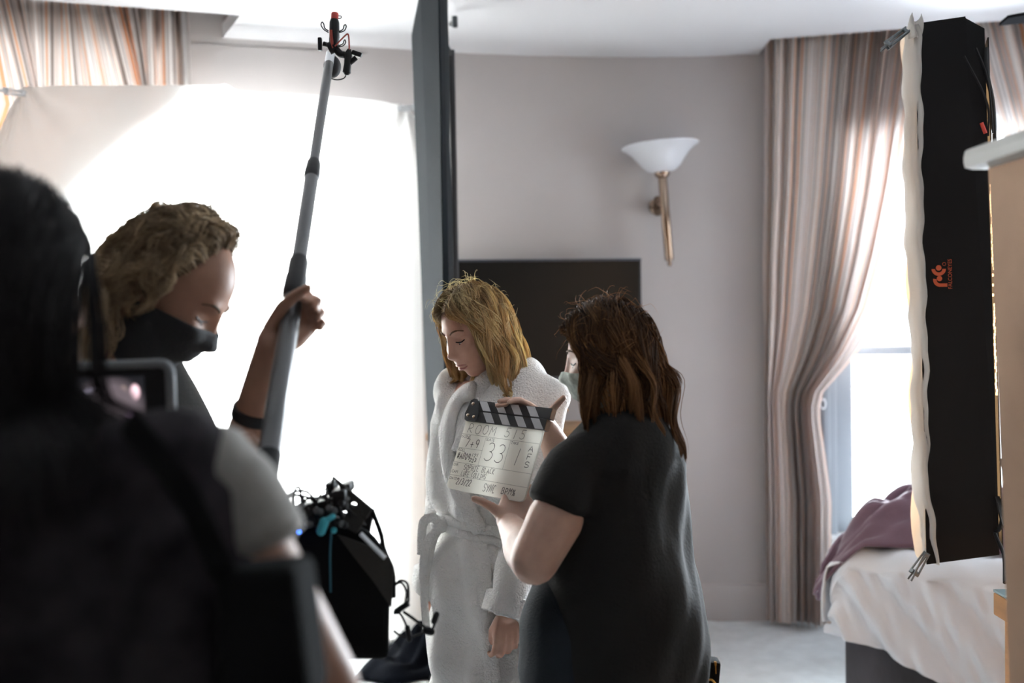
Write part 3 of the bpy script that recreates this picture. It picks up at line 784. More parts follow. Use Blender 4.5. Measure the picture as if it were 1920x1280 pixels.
# beige floor lamp behind the boom operator
fl_ = W(176, 640, 2.75)
fm = empty('floor_lamp', (fl_.x, 2.75, 0)); tag(fm, 'floor lamp with a plain beige drum shade behind the boom operator', 'floor lamp')
zt1, zt0 = W(176, 556, 2.75).z, W(176, 690, 2.75).z
MB().lathe([(0.105, 0), (0.092, zt1 - zt0), (0.090, zt1 - zt0), (0.103, 0)], (fl_.x, 2.75, zt0), n=32).build('shade', mat('beige_lampshade', (0.42, 0.32, 0.24), 0.8, trans=0.15, bump=(300, 0.1)), fm)
MB().tube([(fl_.x, 2.75, 0.02), (fl_.x, 2.75, zt0 + 0.05)], 0.011, 10).build('pole', M_bmat, fm)
MB().lathe([(0.14, 0.0), (0.14, 0.012), (0.02, 0.022)], (fl_.x, 2.75, 0.0)).build('base', M_bmat, fm)
# ================================================================ PEOPLE
def fuse(mb, voxel, smooth=6, name='body'):
    """union of overlapping shapes into one continuous skin"""
    me = bpy.data.meshes.new(name); me.from_pydata([tuple(p) for p in mb.v], [], mb.f)
    bm = bmesh.new(); bm.from_mesh(me); bmesh.ops.recalc_face_normals(bm, faces=bm.faces[:]); bm.to_mesh(me); bm.free()
    o = bpy.data.objects.new(name, me); COL.objects.link(o)
    r = o.modifiers.new('r', 'REMESH'); r.mode = 'VOXEL'; r.voxel_size = voxel; r.use_smooth_shade = True
    if smooth:
        q = o.modifiers.new('s', 'SMOOTH'); q.factor = 0.5; q.iterations = smooth
    dg = bpy.context.evaluated_depsgraph_get()
    out = bpy.data.meshes.new_from_object(o.evaluated_get(dg))
    bpy.data.objects.remove(o, do_unlink=True); bpy.data.meshes.remove(me)
    out.name = name
    out.polygons.foreach_set('use_smooth', [True] * len(out.polygons))
    return out

def coords(me):
    a = np.empty(len(me.vertices) * 3); me.vertices.foreach_get('co', a); return a.reshape(-1, 3)
def normals(me):
    a = np.empty(len(me.vertices) * 3); me.vertices.foreach_get('normal', a); return a.reshape(-1, 3)
def set_coords(me, c): me.vertices.foreach_set('co', np.ascontiguousarray(c).ravel()); me.update()
def rumple(me, amp, waves, seed=0):
    """push cloth in and out with a few crossing directional waves, fading to nothing where amp says so"""
    rs = np.random.default_rng(seed); c = coords(me); n = normals(me); h = np.zeros(len(c))
    for (d, fr, w) in waves:
        d = np.array(d, float); d /= np.linalg.norm(d)
        e = np.cross(d, [0.3, 0.5, 0.8]); ph = rs.uniform(0, 6.28, 3)
        h += w * np.sin(c @ d * fr + 1.3 * np.sin(c @ e * fr * 0.35 + ph[0]) + ph[1])
    if callable(amp): h = h * amp(c)
    else: h = h * amp
    set_coords(me, c + n * h[:, None])

class Fig:
    def __init__(s, x, y, fwd):
        s.o = Vector((x, y, 0)); s.f = Vector((fwd[0], fwd[1], 0)).normalized(); s.r = Vector((s.f.y, -s.f.x, 0)); s.mb = MB()
    def P(s, x, y, z): return s.o + s.r * x + s.f * y + Vector((0, 0, z))
    def loft(s, rings, mb=None, n=28, grow=0.0):
        """rings: (x, y, z, half width, half depth)"""
        mb = mb or s.mb; v = []; f = []; k = len(rings)
        for (x, y, z, a, b) in rings:
            for j in range(n):
                q = 2 * math.pi * j / n; ca, sa = math.cos(q), math.sin(q)
                ca = math.copysign(abs(ca) ** 0.85, ca); sa = math.copysign(abs(sa) ** 0.85, sa)
                v.append(s.P(x + (a + grow) * ca, y + (b + grow) * sa, z))
        for i in range(k - 1):
            for j in range(n): f.append((i * n + j, i * n + (j + 1) % n, (i + 1) * n + (j + 1) % n, (i + 1) * n + j))
        f.append(tuple(reversed(range(n)))); f.append(tuple((k - 1) * n + j for j in range(n)))
        mb.add(v, f)

def frame(fwd, pitch=0.0, tilt=0.0):
    """columns right, forward, up of a head that looks along fwd and is pitched down"""
    f = Vector(fwd).normalized(); up = Vector((0, 0, 1)); r = f.cross(up).normalized(); u = r.cross(f)
    c, s_ = math.cos(pitch), math.sin(pitch)
    f2 = f * c - u * s_; u2 = u * c + f * s_
    c, s_ = math.cos(tilt), math.sin(tilt)
    r2 = r * c + u2 * s_; u3 = u2 * c - r * s_
    return Matrix((r2, f2, u3)).transposed()

_ico = None
def head_shape(mb, C, M, s, male=False):
    global _ico
    if _ico is None:
        bm = bmesh.new(); bmesh.ops.create_icosphere(bm, subdivisions=5, radius=1); bm.verts.index_update()
        _ico = (np.array([q.co[:] for q in bm.verts]), [[q.index for q in fc.verts] for fc in bm.faces]); bm.free()
    d, f = _ico; p = d * np.array([0.073, 0.094, 0.113])
    x, y, z = p[:, 0].copy(), p[:, 1].copy(), p[:, 2].copy()
    lo = np.clip(-z / 0.113, 0, 1)
    x *= 1 - (0.26 if male else 0.34) * lo ** 1.6
    y = np.where(y < 0, y * (1 - 0.55 * lo ** 1.2), y)
    y = np.where(y > 0, y * (1 - 0.10 * np.exp(-((z - 0.02) / 0.05) ** 2)) + 0.010 * lo, y)
    fr = (d[:, 1] > 0.05)
    def g(cx, cz, sx, sz, a):
        return np.where(fr, a * np.exp(-((x - cx) / sx) ** 2 - ((z - cz) / sz) ** 2), 0)
    dy = np.zeros_like(x)
    dy += g(0, -0.014, 0.009, 0.014, 0.010) + g(0, -0.027, 0.011, 0.010, 0.017) + g(0, 0.008, 0.008, 0.018, 0.009)   # nose
    for e in (-1, 1):
        dy += g(e * 0.013, -0.030, 0.007, 0.007, 0.008)                     # nostril wings
        dy += g(e * 0.030, 0.010, 0.016, 0.012, -0.013)                     # sockets
        dy += g(e * 0.028, 0.030, 0.018, 0.009, 0.006)                      # brow
        dy += g(e * 0.040, -0.018, 0.017, 0.016, 0.007)                     # cheekbone
        dy += g(e * 0.030, 0.009, 0.013, 0.006, 0.0085)                     # closed-down lid bulge
    dy += g(0, -0.053, 0.019, 0.005, 0.0075) + g(0, -0.066, 0.017, 0.006, 0.0085) - g(0, -0.0595, 0.02, 0.0022, 0.006)
    dy += g(0, -0.096, 0.020, 0.014, 0.012 if male else 0.010) - g(0, -0.080, 0.02, 0.006, 0.004)
    y = y + dy
    q = np.stack([x, y, z], 1) * s
    R = np.array(M); w = q @ R.T + np.array(C)
    mb.add([tuple(a) for a in w], f)
    for e in (-1, 1):
        mb.ball(Vector(C) + M @ (Vector((e * 0.0745, -0.010, -0.006)) * s), (0.009 * s, 0.019 * s, 0.031 * s), M)
    return C

def hand(mb, wrist, f, n, t, curls, thumb, size=1.0, spread=0.05, fore=None):
    """f fingers, n back of the hand, t towards the thumb; curls: (knuckle, middle, tip) degrees per finger"""
    f = Vector(f).normalized(); n = Vector(n); n = (n - f * n.dot(f)).normalized(); t0 = f.cross(n)
    t = t0 if t0.dot(Vector(t)) > 0 else -t0
    w = Vector(wrist); S = size
    mb.capsule([w - f * 0.01 * S, w + f * 0.03 * S, w + f * 0.078 * S], [(0.017 * S, 0.026 * S), (0.016 * S, 0.034 * S), (0.012 * S, 0.037 * S)], 16) if False else None
    # palm as a bundle of flattened capsules so that knuckles read
    for k, off in enumerate((0.029, 0.010, -0.009, -0.027)):
        mb.capsule([w + t * off * 0.55 * S, w + f * 0.045 * S + t * off * 0.9 * S, w + f * (0.084 - 0.004 * abs(k - 1)) * S + t * off * S], [0.0155 * S, 0.0145 * S, 0.0115 * S], 12)
    lens = (0.070, 0.078, 0.072, 0.056)
    for k, off in enumerate((0.029, 0.010, -0.009, -0.027)):
        p = w + f * (0.084 - 0.004 * abs(k - 1)) * S + t * off * S
        a = (1.5 - k) * spread
        d = (f * math.cos(a) + t * math.sin(a)).normalized(); nn = n.copy()
        pts = [p]; L = lens[k] * S
        for q, (c, fr) in enumerate(zip(curls[k], (0.45, 0.31, 0.24))):
            c = math.radians(c); d, nn = d * math.cos(c) - nn * math.sin(c), nn * math.cos(c) + d * math.sin(c)
            pts.append(pts[-1] + d * L * fr)
        r0 = (0.0090, 0.0092, 0.0087, 0.0076)[k] * S
        mb.capsule(pts, [r0 * 1.08, r0, r0 * 0.92, r0 * 0.80], 12)
    # thumb leaves the side of the palm near its base
    p = w + f * 0.020 * S + t * 0.024 * S - n * 0.004 * S
    d1 = Vector((0, 0, 0)); pts = [p]
    for (cf, ct, cn, L) in thumb:
        d1 = (f * cf + t * ct + n * cn).normalized(); pts.append(pts[-1] + d1 * L * S)
    mb.capsule(pts, [0.0145 * S, 0.0115 * S, 0.0098 * S, 0.0080 * S][:len(pts)], 12)

def arm(mb, sh, el, wr, r=(0.05, 0.044, 0.040, 0.030, 0.024)):
    sh, el, wr = Vector(sh), Vector(el), Vector(wr)
    mb.capsule([sh, sh.lerp(el, 0.5), el], [r[0], r[1], r[2]], 18)
    mb.capsule([el, el.lerp(wr, 0.28), el.lerp(wr, 0.65), wr], [r[2] * 0.95, r[2] * 1.02, r[3], r[4]], 18)

def legs_feet(fig, zhip, half=0.085, r=(0.085, 0.055, 0.04), mb=None, stride=0.0):
    mb = mb or fig.mb
    for e in (-1, 1):
        y = stride * e
        mb.capsule([fig.P(e * half, 0, zhip), fig.P(e * half, 0.012 + y * 0.5, 0.47), fig.P(e * half * 1.05, -0.01 + y, 0.09)], [r[0], r[1], r[2]], 18)
        mb.capsule([fig.P(e * half * 1.05, -0.035 + y, 0.045), fig.P(e * half * 1.1, 0.06 + y, 0.04), fig.P(e * half * 1.2, 0.15 + y, 0.026)], [(0.042, 0.036), (0.038, 0.042), (0.024, 0.042)], 14)

def skin_mat(name, c):
    m = mat(name, c, 0.48, spec=0.4, var=(40, 0.06), bump=(260, 0.06))
    b = m.node_tree.nodes['Principled BSDF']
    b.inputs['Subsurface Weight'].default_value = 0.12
    b.inputs['Subsurface Radius'].default_value = (0.9, 0.35, 0.2); b.inputs['Subsurface Scale'].default_value = 0.008
    return m

# ---------------------------------------------------------------- hair made of strands
def hair_mat(name, rough=0.42, trans=0.25, spec=0.45):
    m = bpy.data.materials.new(name); m.use_nodes = True; nt = m.node_tree; b = nt.nodes['Principled BSDF']
    at = nt.nodes.new('ShaderNodeAttribute'); at.attribute_name = 'strand'
    nt.links.new(at.outputs['Color'], b.inputs['Base Color']); b.inputs['Roughness'].default_value = rough
    b.inputs['Specular IOR Level'].default_value = spec
    t = nt.nodes.new('ShaderNodeBsdfTranslucent'); nt.links.new(at.outputs['Color'], t.inputs['Color'])
    mx = nt.nodes.new('ShaderNodeMixShader'); mx.inputs[0].default_value = trans
    nt.links.new(b.outputs[0], mx.inputs[1]); nt.links.new(t.outputs[0], mx.inputs[2])
    nt.links.new(mx.outputs[0], nt.nodes['Material Output'].inputs['Surface'])
    return m

def strands_object(name, S, rad, colr, m, parent):
    """S: (N, K, 3) strand points -> one mesh of fine three-sided tubes"""
    N, K, _ = S.shape
    T = np.gradient(S, axis=1); T /= np.linalg.norm(T, axis=2, keepdims=True) + 1e-9
    a = np.cross(T, np.array([0.31, 0.84, 0.44])); a /= np.linalg.norm(a, axis=2, keepdims=True) + 1e-9
    b = np.cross(T, a)
    tp = np.linspace(0, 1, K); prof = np.minimum(1, (1 - tp) * 2.2 + 0.18)
    r = (rad[:, None] * prof[None])[..., None]
    ring = [S + r * (math.cos(q) * a + math.sin(q) * b) for q in (0, 2.094, 4.189)]
    V = np.stack(ring, 2).reshape(-1, 3)
    i = np.arange(N)[:, None, None] * K * 3; k = np.arange(K - 1)[None, :, None] * 3; j = np.arange(3)[None, None, :]; j2 = (j + 1) % 3
    Fq = np.stack([i + k + j, i + k + j2, i + k + 3 + j2, i + k + 3 + j], -1).reshape(-1, 4)
    me = bpy.data.meshes.new(name)
    me.vertices.add(len(V)); me.vertices.foreach_set('co', V.ravel())
    me.loops.add(Fq.size); me.loops.foreach_set('vertex_index', Fq.ravel().astype(np.int32))
    me.polygons.add(len(Fq)); me.polygons.foreach_set('loop_start', np.arange(0, Fq.size, 4, dtype=np.int32))
    me.polygons.foreach_set('use_smooth', [True] * len(Fq))
    me.update(calc_edges=True)
    ca = me.color_attributes.new('strand', 'FLOAT_COLOR', 'POINT')
    shade = colr if colr.ndim == 3 else np.repeat(colr[:, None], K, 1)
    C4 = np.concatenate([np.repeat(shade[:, :, None], 3, 2).reshape(-1, 3), np.ones((len(V), 1))], 1).astype(np.float32)
    ca.data.foreach_set('color', C4.ravel())
    return link(name, me, m, parent)

def grow_hair(C, M, s, n, accept, flow, length, K=14, layer=(1.04, 1.16), grav=(0.10, 0.30), curl=0.0, clumps=160, clump=0.55, keep=(), seed=1, jitter=0.10, hug=0.9, loose=0.0, face=None, wave=None):
    rs = np.random.default_rng(seed); R = np.array(M); Cc = np.array(C)
    rad = np.array([0.075, 0.097, 0.115]) * s
    d = rs.normal(size=(n * 8, 3)); d /= np.linalg.norm(d, axis=1, keepdims=True)
    d = d[accept(d)]
    while len(d) < n:
        e = rs.normal(size=(n * 8, 3)); e /= np.linalg.norm(e, axis=1, keepdims=True); d = np.concatenate([d, e[accept(e)]])
    d = d[:n]; L = length(d, rs); step = (L / (K - 1))[:, None]
    lay = rs.uniform(*layer, n)[:, None]
    cl = d[rs.choice(n, clumps, replace=False)]; cid = np.argmax(d @ cl.T, axis=1)
    cn = rs.normal(size=(clumps, K, 3)); cn = np.cumsum(cn, 1) / np.sqrt(np.arange(1, K + 1))[None, :, None]
    ph = rs.uniform(0, 6.28, (clumps, 3))
    g = rs.uniform(grav[0], grav[1], n)[:, None]
    fl = flow(d); nr = d / np.array([0.075, 0.097, 0.115]); nr /= np.linalg.norm(nr, axis=1, keepdims=True)
    fl = fl - nr * np.sum(fl * nr, 1, keepdims=True); fl /= np.linalg.norm(fl, axis=1, keepdims=True) + 1e-9
    dirv = (fl + 0.25 * nr) @ R.T
    pos = (d * rad) @ R.T + Cc
    S = [pos.copy()]; fj = rs.uniform(-0.006, 0.014, n)
    down = np.array([0, 0, -1.0])
    for k in range(1, K):
        wob = cn[cid, k] * jitter + rs.normal(size=(n, 3)) * jitter * 0.35
        if curl:
            wob = wob + curl * np.stack([np.sin(k * 1.15 + ph[cid, 0]), np.sin(k * 1.05 + ph[cid, 1]), 0.4 * np.sin(k * 1.2 + ph[cid, 2])], 1)
        low = np.clip((Cc[2] - 0.01 * s - pos[:, 2:3]) / 0.05, 0, 1)          # below the widest part of the head: hang
        gg = g + (0.55 - g) * low
        dirv = dirv * (1 - gg) + down * gg + wob * 0.5
        dirv[:, :2] *= 1 - 0.22 * low
        dirv /= np.linalg.norm(dirv, axis=1, keepdims=True) + 1e-9
        pos = pos + dirv * step
        q = ((pos - Cc) @ R) / (rad * lay); r = np.linalg.norm(q, axis=1, keepdims=True)
        inside = r < 1
        up_ = np.clip((pos[:, 2:3] - Cc[2] + 0.03 * s) / 0.05, 0, 1) * hug
        tgt = np.where(inside, 1.0, r + (np.minimum(r, 1.0 + loose) - r) * up_)
        q = q / np.maximum(r, 1e-6) * tgt
        new = np.where(inside | (up_ > 0), (q * rad * lay) @ R.T + Cc, pos)
        if face is not None:                                   # keep strands off the face: part them to either side
            fx, ztop_, mir = face
            ql = (new - Cc) @ R / s
            sd = np.where(d[:, 0] >= mir, 1.0, -1.0)
            ym = fx + fj
            bad = (ql[:, 1] > ym) & (ql[:, 2] < ztop_)
            k1 = np.clip((ztop_ - ql[:, 2]) / 0.035, 0, 1)
            ql[:, 1] = np.where(bad, ql[:, 1] + (ym - ql[:, 1]) * k1, ql[:, 1])
            ql[:, 0] = np.where(bad, sd * np.maximum(np.abs(ql[:, 0]), k1 * (0.062 + 0.6 * fj)), ql[:, 0])
            new = np.where(bad[:, None], (ql * s) @ R.T + Cc, new)
        for (kc, kr) in keep:
            v = new - np.array(kc); rr = np.linalg.norm(v / np.array(kr), axis=1, keepdims=True)
            new = np.where(rr < 1, np.array(kc) + v / np.maximum(rr, 1e-6), new)
        dirv = np.where(np.linalg.norm(new - pos, axis=1, keepdims=True) > 1e-7, 0.5 * dirv + 0.5 * (new - S[-1]) / (np.linalg.norm(new - S[-1], axis=1, keepdims=True) + 1e-9), dirv)
        pos = new; S.append(pos.copy())
    S = np.stack(S, 1)
    if clump:
        tt = np.linspace(0, 1, K)[None, :, None]
        mean = np.zeros((clumps, K, 3)); cnt = np.bincount(cid, minlength=clumps)[:, None, None]
        np.add.at(mean, cid, S); mean /= np.maximum(cnt, 1)
        S = S + (mean[cid] - S) * clump * tt ** 1.3
    if wave:
        t1 = np.linspace(0, 1, K)[None, :]
        w1_ = rs.normal(size=(clumps, 3)); w1_ /= np.linalg.norm(w1_, axis=1, keepdims=True)
        S = S + (wave[0] * np.sin(t1 * wave[1] + ph[cid, :1]) * np.clip(t1 * 3, 0, 1))[..., None] * w1_[cid][:, None, :]
    return S, cid, rs

def scalp(fig_head, name, color, parent):
    """under-layer of hair close to the skull"""
    C, M, s, acc, lift = fig_head
    d, f = _ico; p = d * np.array([0.075, 0.097, 0.115]) * s * lift
    ok = acc(d); w = p @ np.array(M).T + np.array(C)
    fs = [q for q in f if all(ok[i] for i in q)]
    me = bpy.data.meshes.new(name); me.from_pydata([tuple(a) for a in w], [], fs)
    bm = bmesh.new(); bm.from_mesh(me); bmesh.ops.delete(bm, geom=[q for q in bm.verts if not q.link_faces], context='VERTS'); bm.to_mesh(me); bm.free()
    me.polygons.foreach_set('use_smooth', [True] * len(me.polygons))
    return link(name, me, mat(name + '_' + parent['hair_key'], color, 0.7), parent)

def bvh_of(me): 
    return BVHTree.FromPolygons([q.co[:] for q in me.vertices], [list(p.vertices) for p in me.polygons])

def band(path, nrm, width, thick, mb=None, n=8):
    """soft strip of rounded section lying on a surface: path points with outward normals"""
    mb = mb or MB(); v = []; f = []; k = len(path)
    for i, p in enumerate(path):
        t = (path[min(i + 1, k - 1)] - path[max(i - 1, 0)]).normalized(); nn = (nrm[i] - t * nrm[i].dot(t)).normalized(); b = t.cross(nn)
        wd = width[i] if hasattr(width, '__len__') else width
        for j in range(n):
            q = 2 * math.pi * j / n
            cx = math.copysign(abs(math.cos(q)) ** 0.6, math.cos(q)); sx = math.copysign(abs(math.sin(q)) ** 0.8, math.sin(q))
            v.append(p + b * (cx * wd / 2) + nn * (sx * thick / 2))
    for i in range(k - 1):
        for j in range(n): f.append((i * n + j, i * n + (j + 1) % n, (i + 1) * n + (j + 1) % n, (i + 1) * n + j))
    f.append(tuple(reversed(range(n)))); f.append(tuple((k - 1) * n + j for j in range(n)))
    return mb.add(v, f)

def on_surface(bv, pxs, lift=0.0, fallback=2.6):
    """where the sight lines of photograph pixels meet a surface"""
    P = []; N = []
    for (px, py) in pxs:
        h = bv.ray_cast(EYE, ray(px, py).normalized())
        if h[0] is None: continue
        P.append(h[0] + h[1] * lift); N.append(h[1])
    return P, N

def smooth_path(P, N, n=30):
    return curve_pts(P, n), [q.normalized() for q in curve_pts(N, n)]

def face_mask(bv, C, M, s, m, name, parent, zr=(-0.125, 0.012), half=75, lift=0.006, pleat=0.0):
    """cloth mask lying on the lower face"""
    def fn(u, vv):
        a = math.radians(lerp(-half, half, u)); edge = abs(2 * u - 1)
        z = lerp(zr[1] - 0.022 * edge ** 2, zr[0] + 0.030 * edge ** 2, vv)
        dl = Vector((math.sin(a), math.cos(a), 0)); o = Vector(C) + M @ (Vector((0, -0.02, z)) * s)
        D = (M @ dl).normalized()
        h = bv.ray_cast(o + D * 0.16 * s, -D)
        r_ = 0.16 * s - h[3] if h[0] is not None else 0.06
        # cloth bridges hollows: never closer than a smooth ellipse
        r_ = max(r_ + lift * s, (0.088 - 0.022 * (edge ** 2) - 0.25 * max(0, -z - 0.07)) * s + lift * s)
        return o + D * (r_ + pleat * math.sin(vv * 25))
    o = grid_obj(name, fn, 36, 22, m, parent, thick=0.002)
    return o
# ---------------------------------------------------------------- woman in the white robe
SK_F = skin_mat('fair_skin', (0.54, 0.31, 0.23)); SK_P = skin_mat('pale_skin', (0.52, 0.335, 0.26)); SK_T = skin_mat('tanned_skin', (0.33, 0.18, 0.12))
HM_B = hair_mat('blonde_hair', 0.34, 0.55); HM_R = hair_mat('brown_hair', 0.45, 0.28, 0.15); HM_S = hair_mat('sandy_hair', 0.5, 0.25); HM_D = hair_mat('black_hair', 0.45, 0.05, 0.2)

g = Fig(-0.050, 2.68, (-0.62, -0.78))
HC = W(893, 620, 2.64); HM_ = frame((-0.80, -0.62, 0), math.radians(24), math.radians(-4)); HS = 1.04
g.loft([(0, 0.0, 0.80, 0.165, 0.115), (0, 0.0, 0.90, 0.128, 0.092), (0, 0.005, 1.0, 0.125, 0.092), (0, 0.01, 1.12, 0.135, 0.10), (0, 0.0, 1.22, 0.15, 0.10), (0, -0.01, 1.285, 0.11, 0.07)])
head_shape(g.mb, HC, HM_, HS)
nb = HC + HM_ @ Vector((0, -0.025, -0.07))
g.mb.capsule([g.P(0, -0.02, 1.24), g.P(0, -0.005, 1.30), nb], [0.062, 0.053, 0.050], 18)
shR, shL = g.P(0.146, -0.01, 1.245), g.P(-0.146, -0.01, 1.240)
elR, wrR = W(845, 935, 2.88), W(816, 1100, 2.86)
elL, wrL = W(1010, 960, 2.56), W(951, 1150, 2.47)
arm(g.mb, shR, elR, wrR); arm(g.mb, shL, elL, wrL)
hand(g.mb, wrL, (-0.05, -0.02, -1), (0.30, -0.95, 0), (-1, -0.3, 0), [(12, 48, 35), (16, 52, 35), (20, 54, 35), (24, 54, 35)], [(0.9, 0.35, -0.45, 0.036), (1, -0.1, -0.5, 0.03), (1, -0.3, -0.6, 0.025)], 0.90, 0.12)
hand(g.mb, wrR, (-0.12, -0.05, -1), (-0.8, 0.5, 0), (-0.4, -0.8, 0), [(25, 40, 30)] * 4, [(0.9, 0.4, -0.3, 0.036), (1, 0.1, -0.4, 0.03), (1, -0.1, -0.5, 0.025)], 0.93, 0.05)
legs_feet(g, 0.85)
me = fuse(g.mb, 0.0042, 3, 'person')
w1 = link('person', me, SK_F); w1['hair_key'] = 'blonde'
tag(w1, 'blonde woman in a white towelling robe standing with head bowed', 'person')
bvw = bvh_of(me)

# robe
M_robe = mat('white_terry_towelling', (0.80, 0.785, 0.765), 0.95, sheen=0.35, bump=(190, 0.85), var=(3, 0.04))
rb = MB()
g.loft([(0, 0.02, 0.13, 0.215, 0.165), (0, 0.02, 0.30, 0.207, 0.160), (0, 0.02, 0.52, 0.197, 0.152), (0, 0.015, 0.72, 0.187, 0.142), (0, 0.01, 0.84, 0.172, 0.130), (0, 0.01, 0.895, 0.132, 0.098),
        (0, 0.012, 0.97, 0.168, 0.128), (0, 0.015, 1.08, 0.180, 0.138), (0, 0.01, 1.17, 0.182, 0.132), (0, -0.005, 1.24, 0.172, 0.112), (0, -0.015, 1.285, 0.125, 0.085), (0, -0.02, 1.315, 0.085, 0.072)], rb)
rb.capsule([shR + Vector((0.01, 0, 0.0)), shR.lerp(elR, 0.5), elR], [0.068, 0.070, 0.070], 20)
rb.tube([elR, elR.lerp(wrR, 0.5), wrR], [0.068, 0.066, 0.066], 20)
for s_, e_ in ((1, shR), (-1, shL)): rb.capsule([g.P(s_ * 0.035, -0.02, 1.285), g.P(s_ * 0.09, -0.015, 1.262), e_], [0.066, 0.068, 0.068], 18)
rb.capsule([shL + Vector((-0.01, 0, 0.0)), shL.lerp(elL, 0.5), elL], [0.070, 0.074, 0.075], 20)
rb.tube([elL, elL.lerp(wrL, 0.5), wrL + (wrL - elL).normalized() * 0.015], [0.078, 0.070, 0.062], 20)
rm = fuse(rb, 0.007, 8, 'robe')
rumple(rm, lambda c: (0.8 + 0.7 * np.clip((1.0 - c[:, 2]) / 0.8, 0, 1)) * (1 - 0.9 * np.exp(-((c[:, 2] - 0.895) / 0.035) ** 2)), [((0.8, -0.5, 0.05), 46, 0.0115), ((0.7, 0.5, -0.35), 30, 0.0080), ((0.4, -0.4, 0.8), 36, 0.0085), ((0.9, -0.3, 0.25), 80, 0.0040)], 4)
robe = link('robe', rm, M_robe, w1)
bvr = bvh_of(rm)
def robe_band(name, pts, width, thick, lift, n=34, parent=None):
    P, N = on_surface(bvr, pts, lift); P, N = smooth_path(P, N, n)
    mb = band(P, N, width, thick, n=10)
    o = mb.build(name, M_robe, parent or robe, ang=180); return o
robe_band('collar', [(893, 735), (872, 745), (856, 768), (847, 802), (847, 850), (859, 905), (880, 955), (904, 990)], [0.056] * 12 + [0.054] * 12 + [0.045] * 10, 0.028, 0.012)
robe_band('collar', [(952, 714), (928, 746), (900, 782), (878, 818), (866, 850)], 0.054, 0.026, 0.010)
robe_band('front_edge', [(900, 1012), (906, 1060), (912, 1120), (916, 1180), (922, 1240), (926, 1278)], 0.042, 0.013, 0.004)
# cuffs
for (a, b, r_) in ((elL, wrL + (wrL - elL).normalized() * 0.010, 0.0665), (elR, wrR, 0.069)):
    d_ = (b - a).normalized()
    MB().lathe([(r_ - 0.008, -0.004), (r_, -0.002), (r_ + 0.002, -0.05), (r_ - 0.006, -0.055)], b, d_, 28).build('cuff', M_robe, robe)
# belt round the waist, knot, loop and two tails
P = []; N = []
for q in np.linspace(0, 2 * math.pi, 61):
    z = 0.896 + 0.012 * math.cos(q - 0.6)
    o_ = g.P(0, 0.01, z); D = (g.r * math.cos(q) + g.f * math.sin(q)).normalized()
    h = bvr.ray_cast(o_ + D * 0.30, -D, 0.25)
    dist = max(0.100, min(0.165, 0.30 - h[3])) if h[0] is not None and not (q > 5.4 or q < 0.2 or 2.9 < q < 3.6) else math.hypot(0.150 * math.cos(q), 0.114 * math.sin(q)) + 0.004
    P.append(o_ + D * (dist + 0.011)); N.append(D)
belt_mb = band([p + Vector((0, 0, 0.011)) for p in P], N, 0.025, 0.026, n=10); band([p - Vector((0, 0, 0.012)) for p in P], N, 0.025, 0.024, belt_mb, n=10)
belt = belt_mb.build('belt', M_robe, robe, ang=180)
_k = min(range(len(P)), key=lambda i_: abs(pix(P[i_])[0] - 842) + (1000 if P[i_].y > 2.68 else 0))
kn = P[_k] + N[_k] * 0.022
kx = 2.55 / F
V3 = lambda dx, dy, dd: kn + Vector((dx * kx, dd, -dy * kx))
MB().ball(kn, (0.026, 0.020, 0.024)).build('knot', M_robe, belt)
lp = curve_pts([V3(4, 2, -0.01), V3(-12, -16, -0.02), V3(-30, -8, -0.012), V3(-36, 22, 0.0), V3(-38, 60, 0.005)], 22)
MB().tube(lp, [(0.0035, 0.013)] * 22, 10, up=(0, -1, 0.2)).build('loop', M_robe, belt, ang=180)
MB().tube(curve_pts([V3(0, 4, -0.01), V3(-24, 30, -0.012), V3(-33, 70, -0.006), V3(-34, 130, -0.004), V3(-30, 205, -0.002)], 24), [(0.003, 0.011)] * 24, 10, up=(0, -1, 0.2)).build('tail', M_robe, belt, ang=180)
MB().tube(curve_pts([V3(0, 4, -0.004), V3(-14, 34, -0.006), V3(-22, 80, 0.0), V3(-20, 150, 0.0)], 24), [(0.003, 0.010)] * 24, 10, up=(0.3, -1, 0.2)).build('tail', M_robe, belt, ang=180)

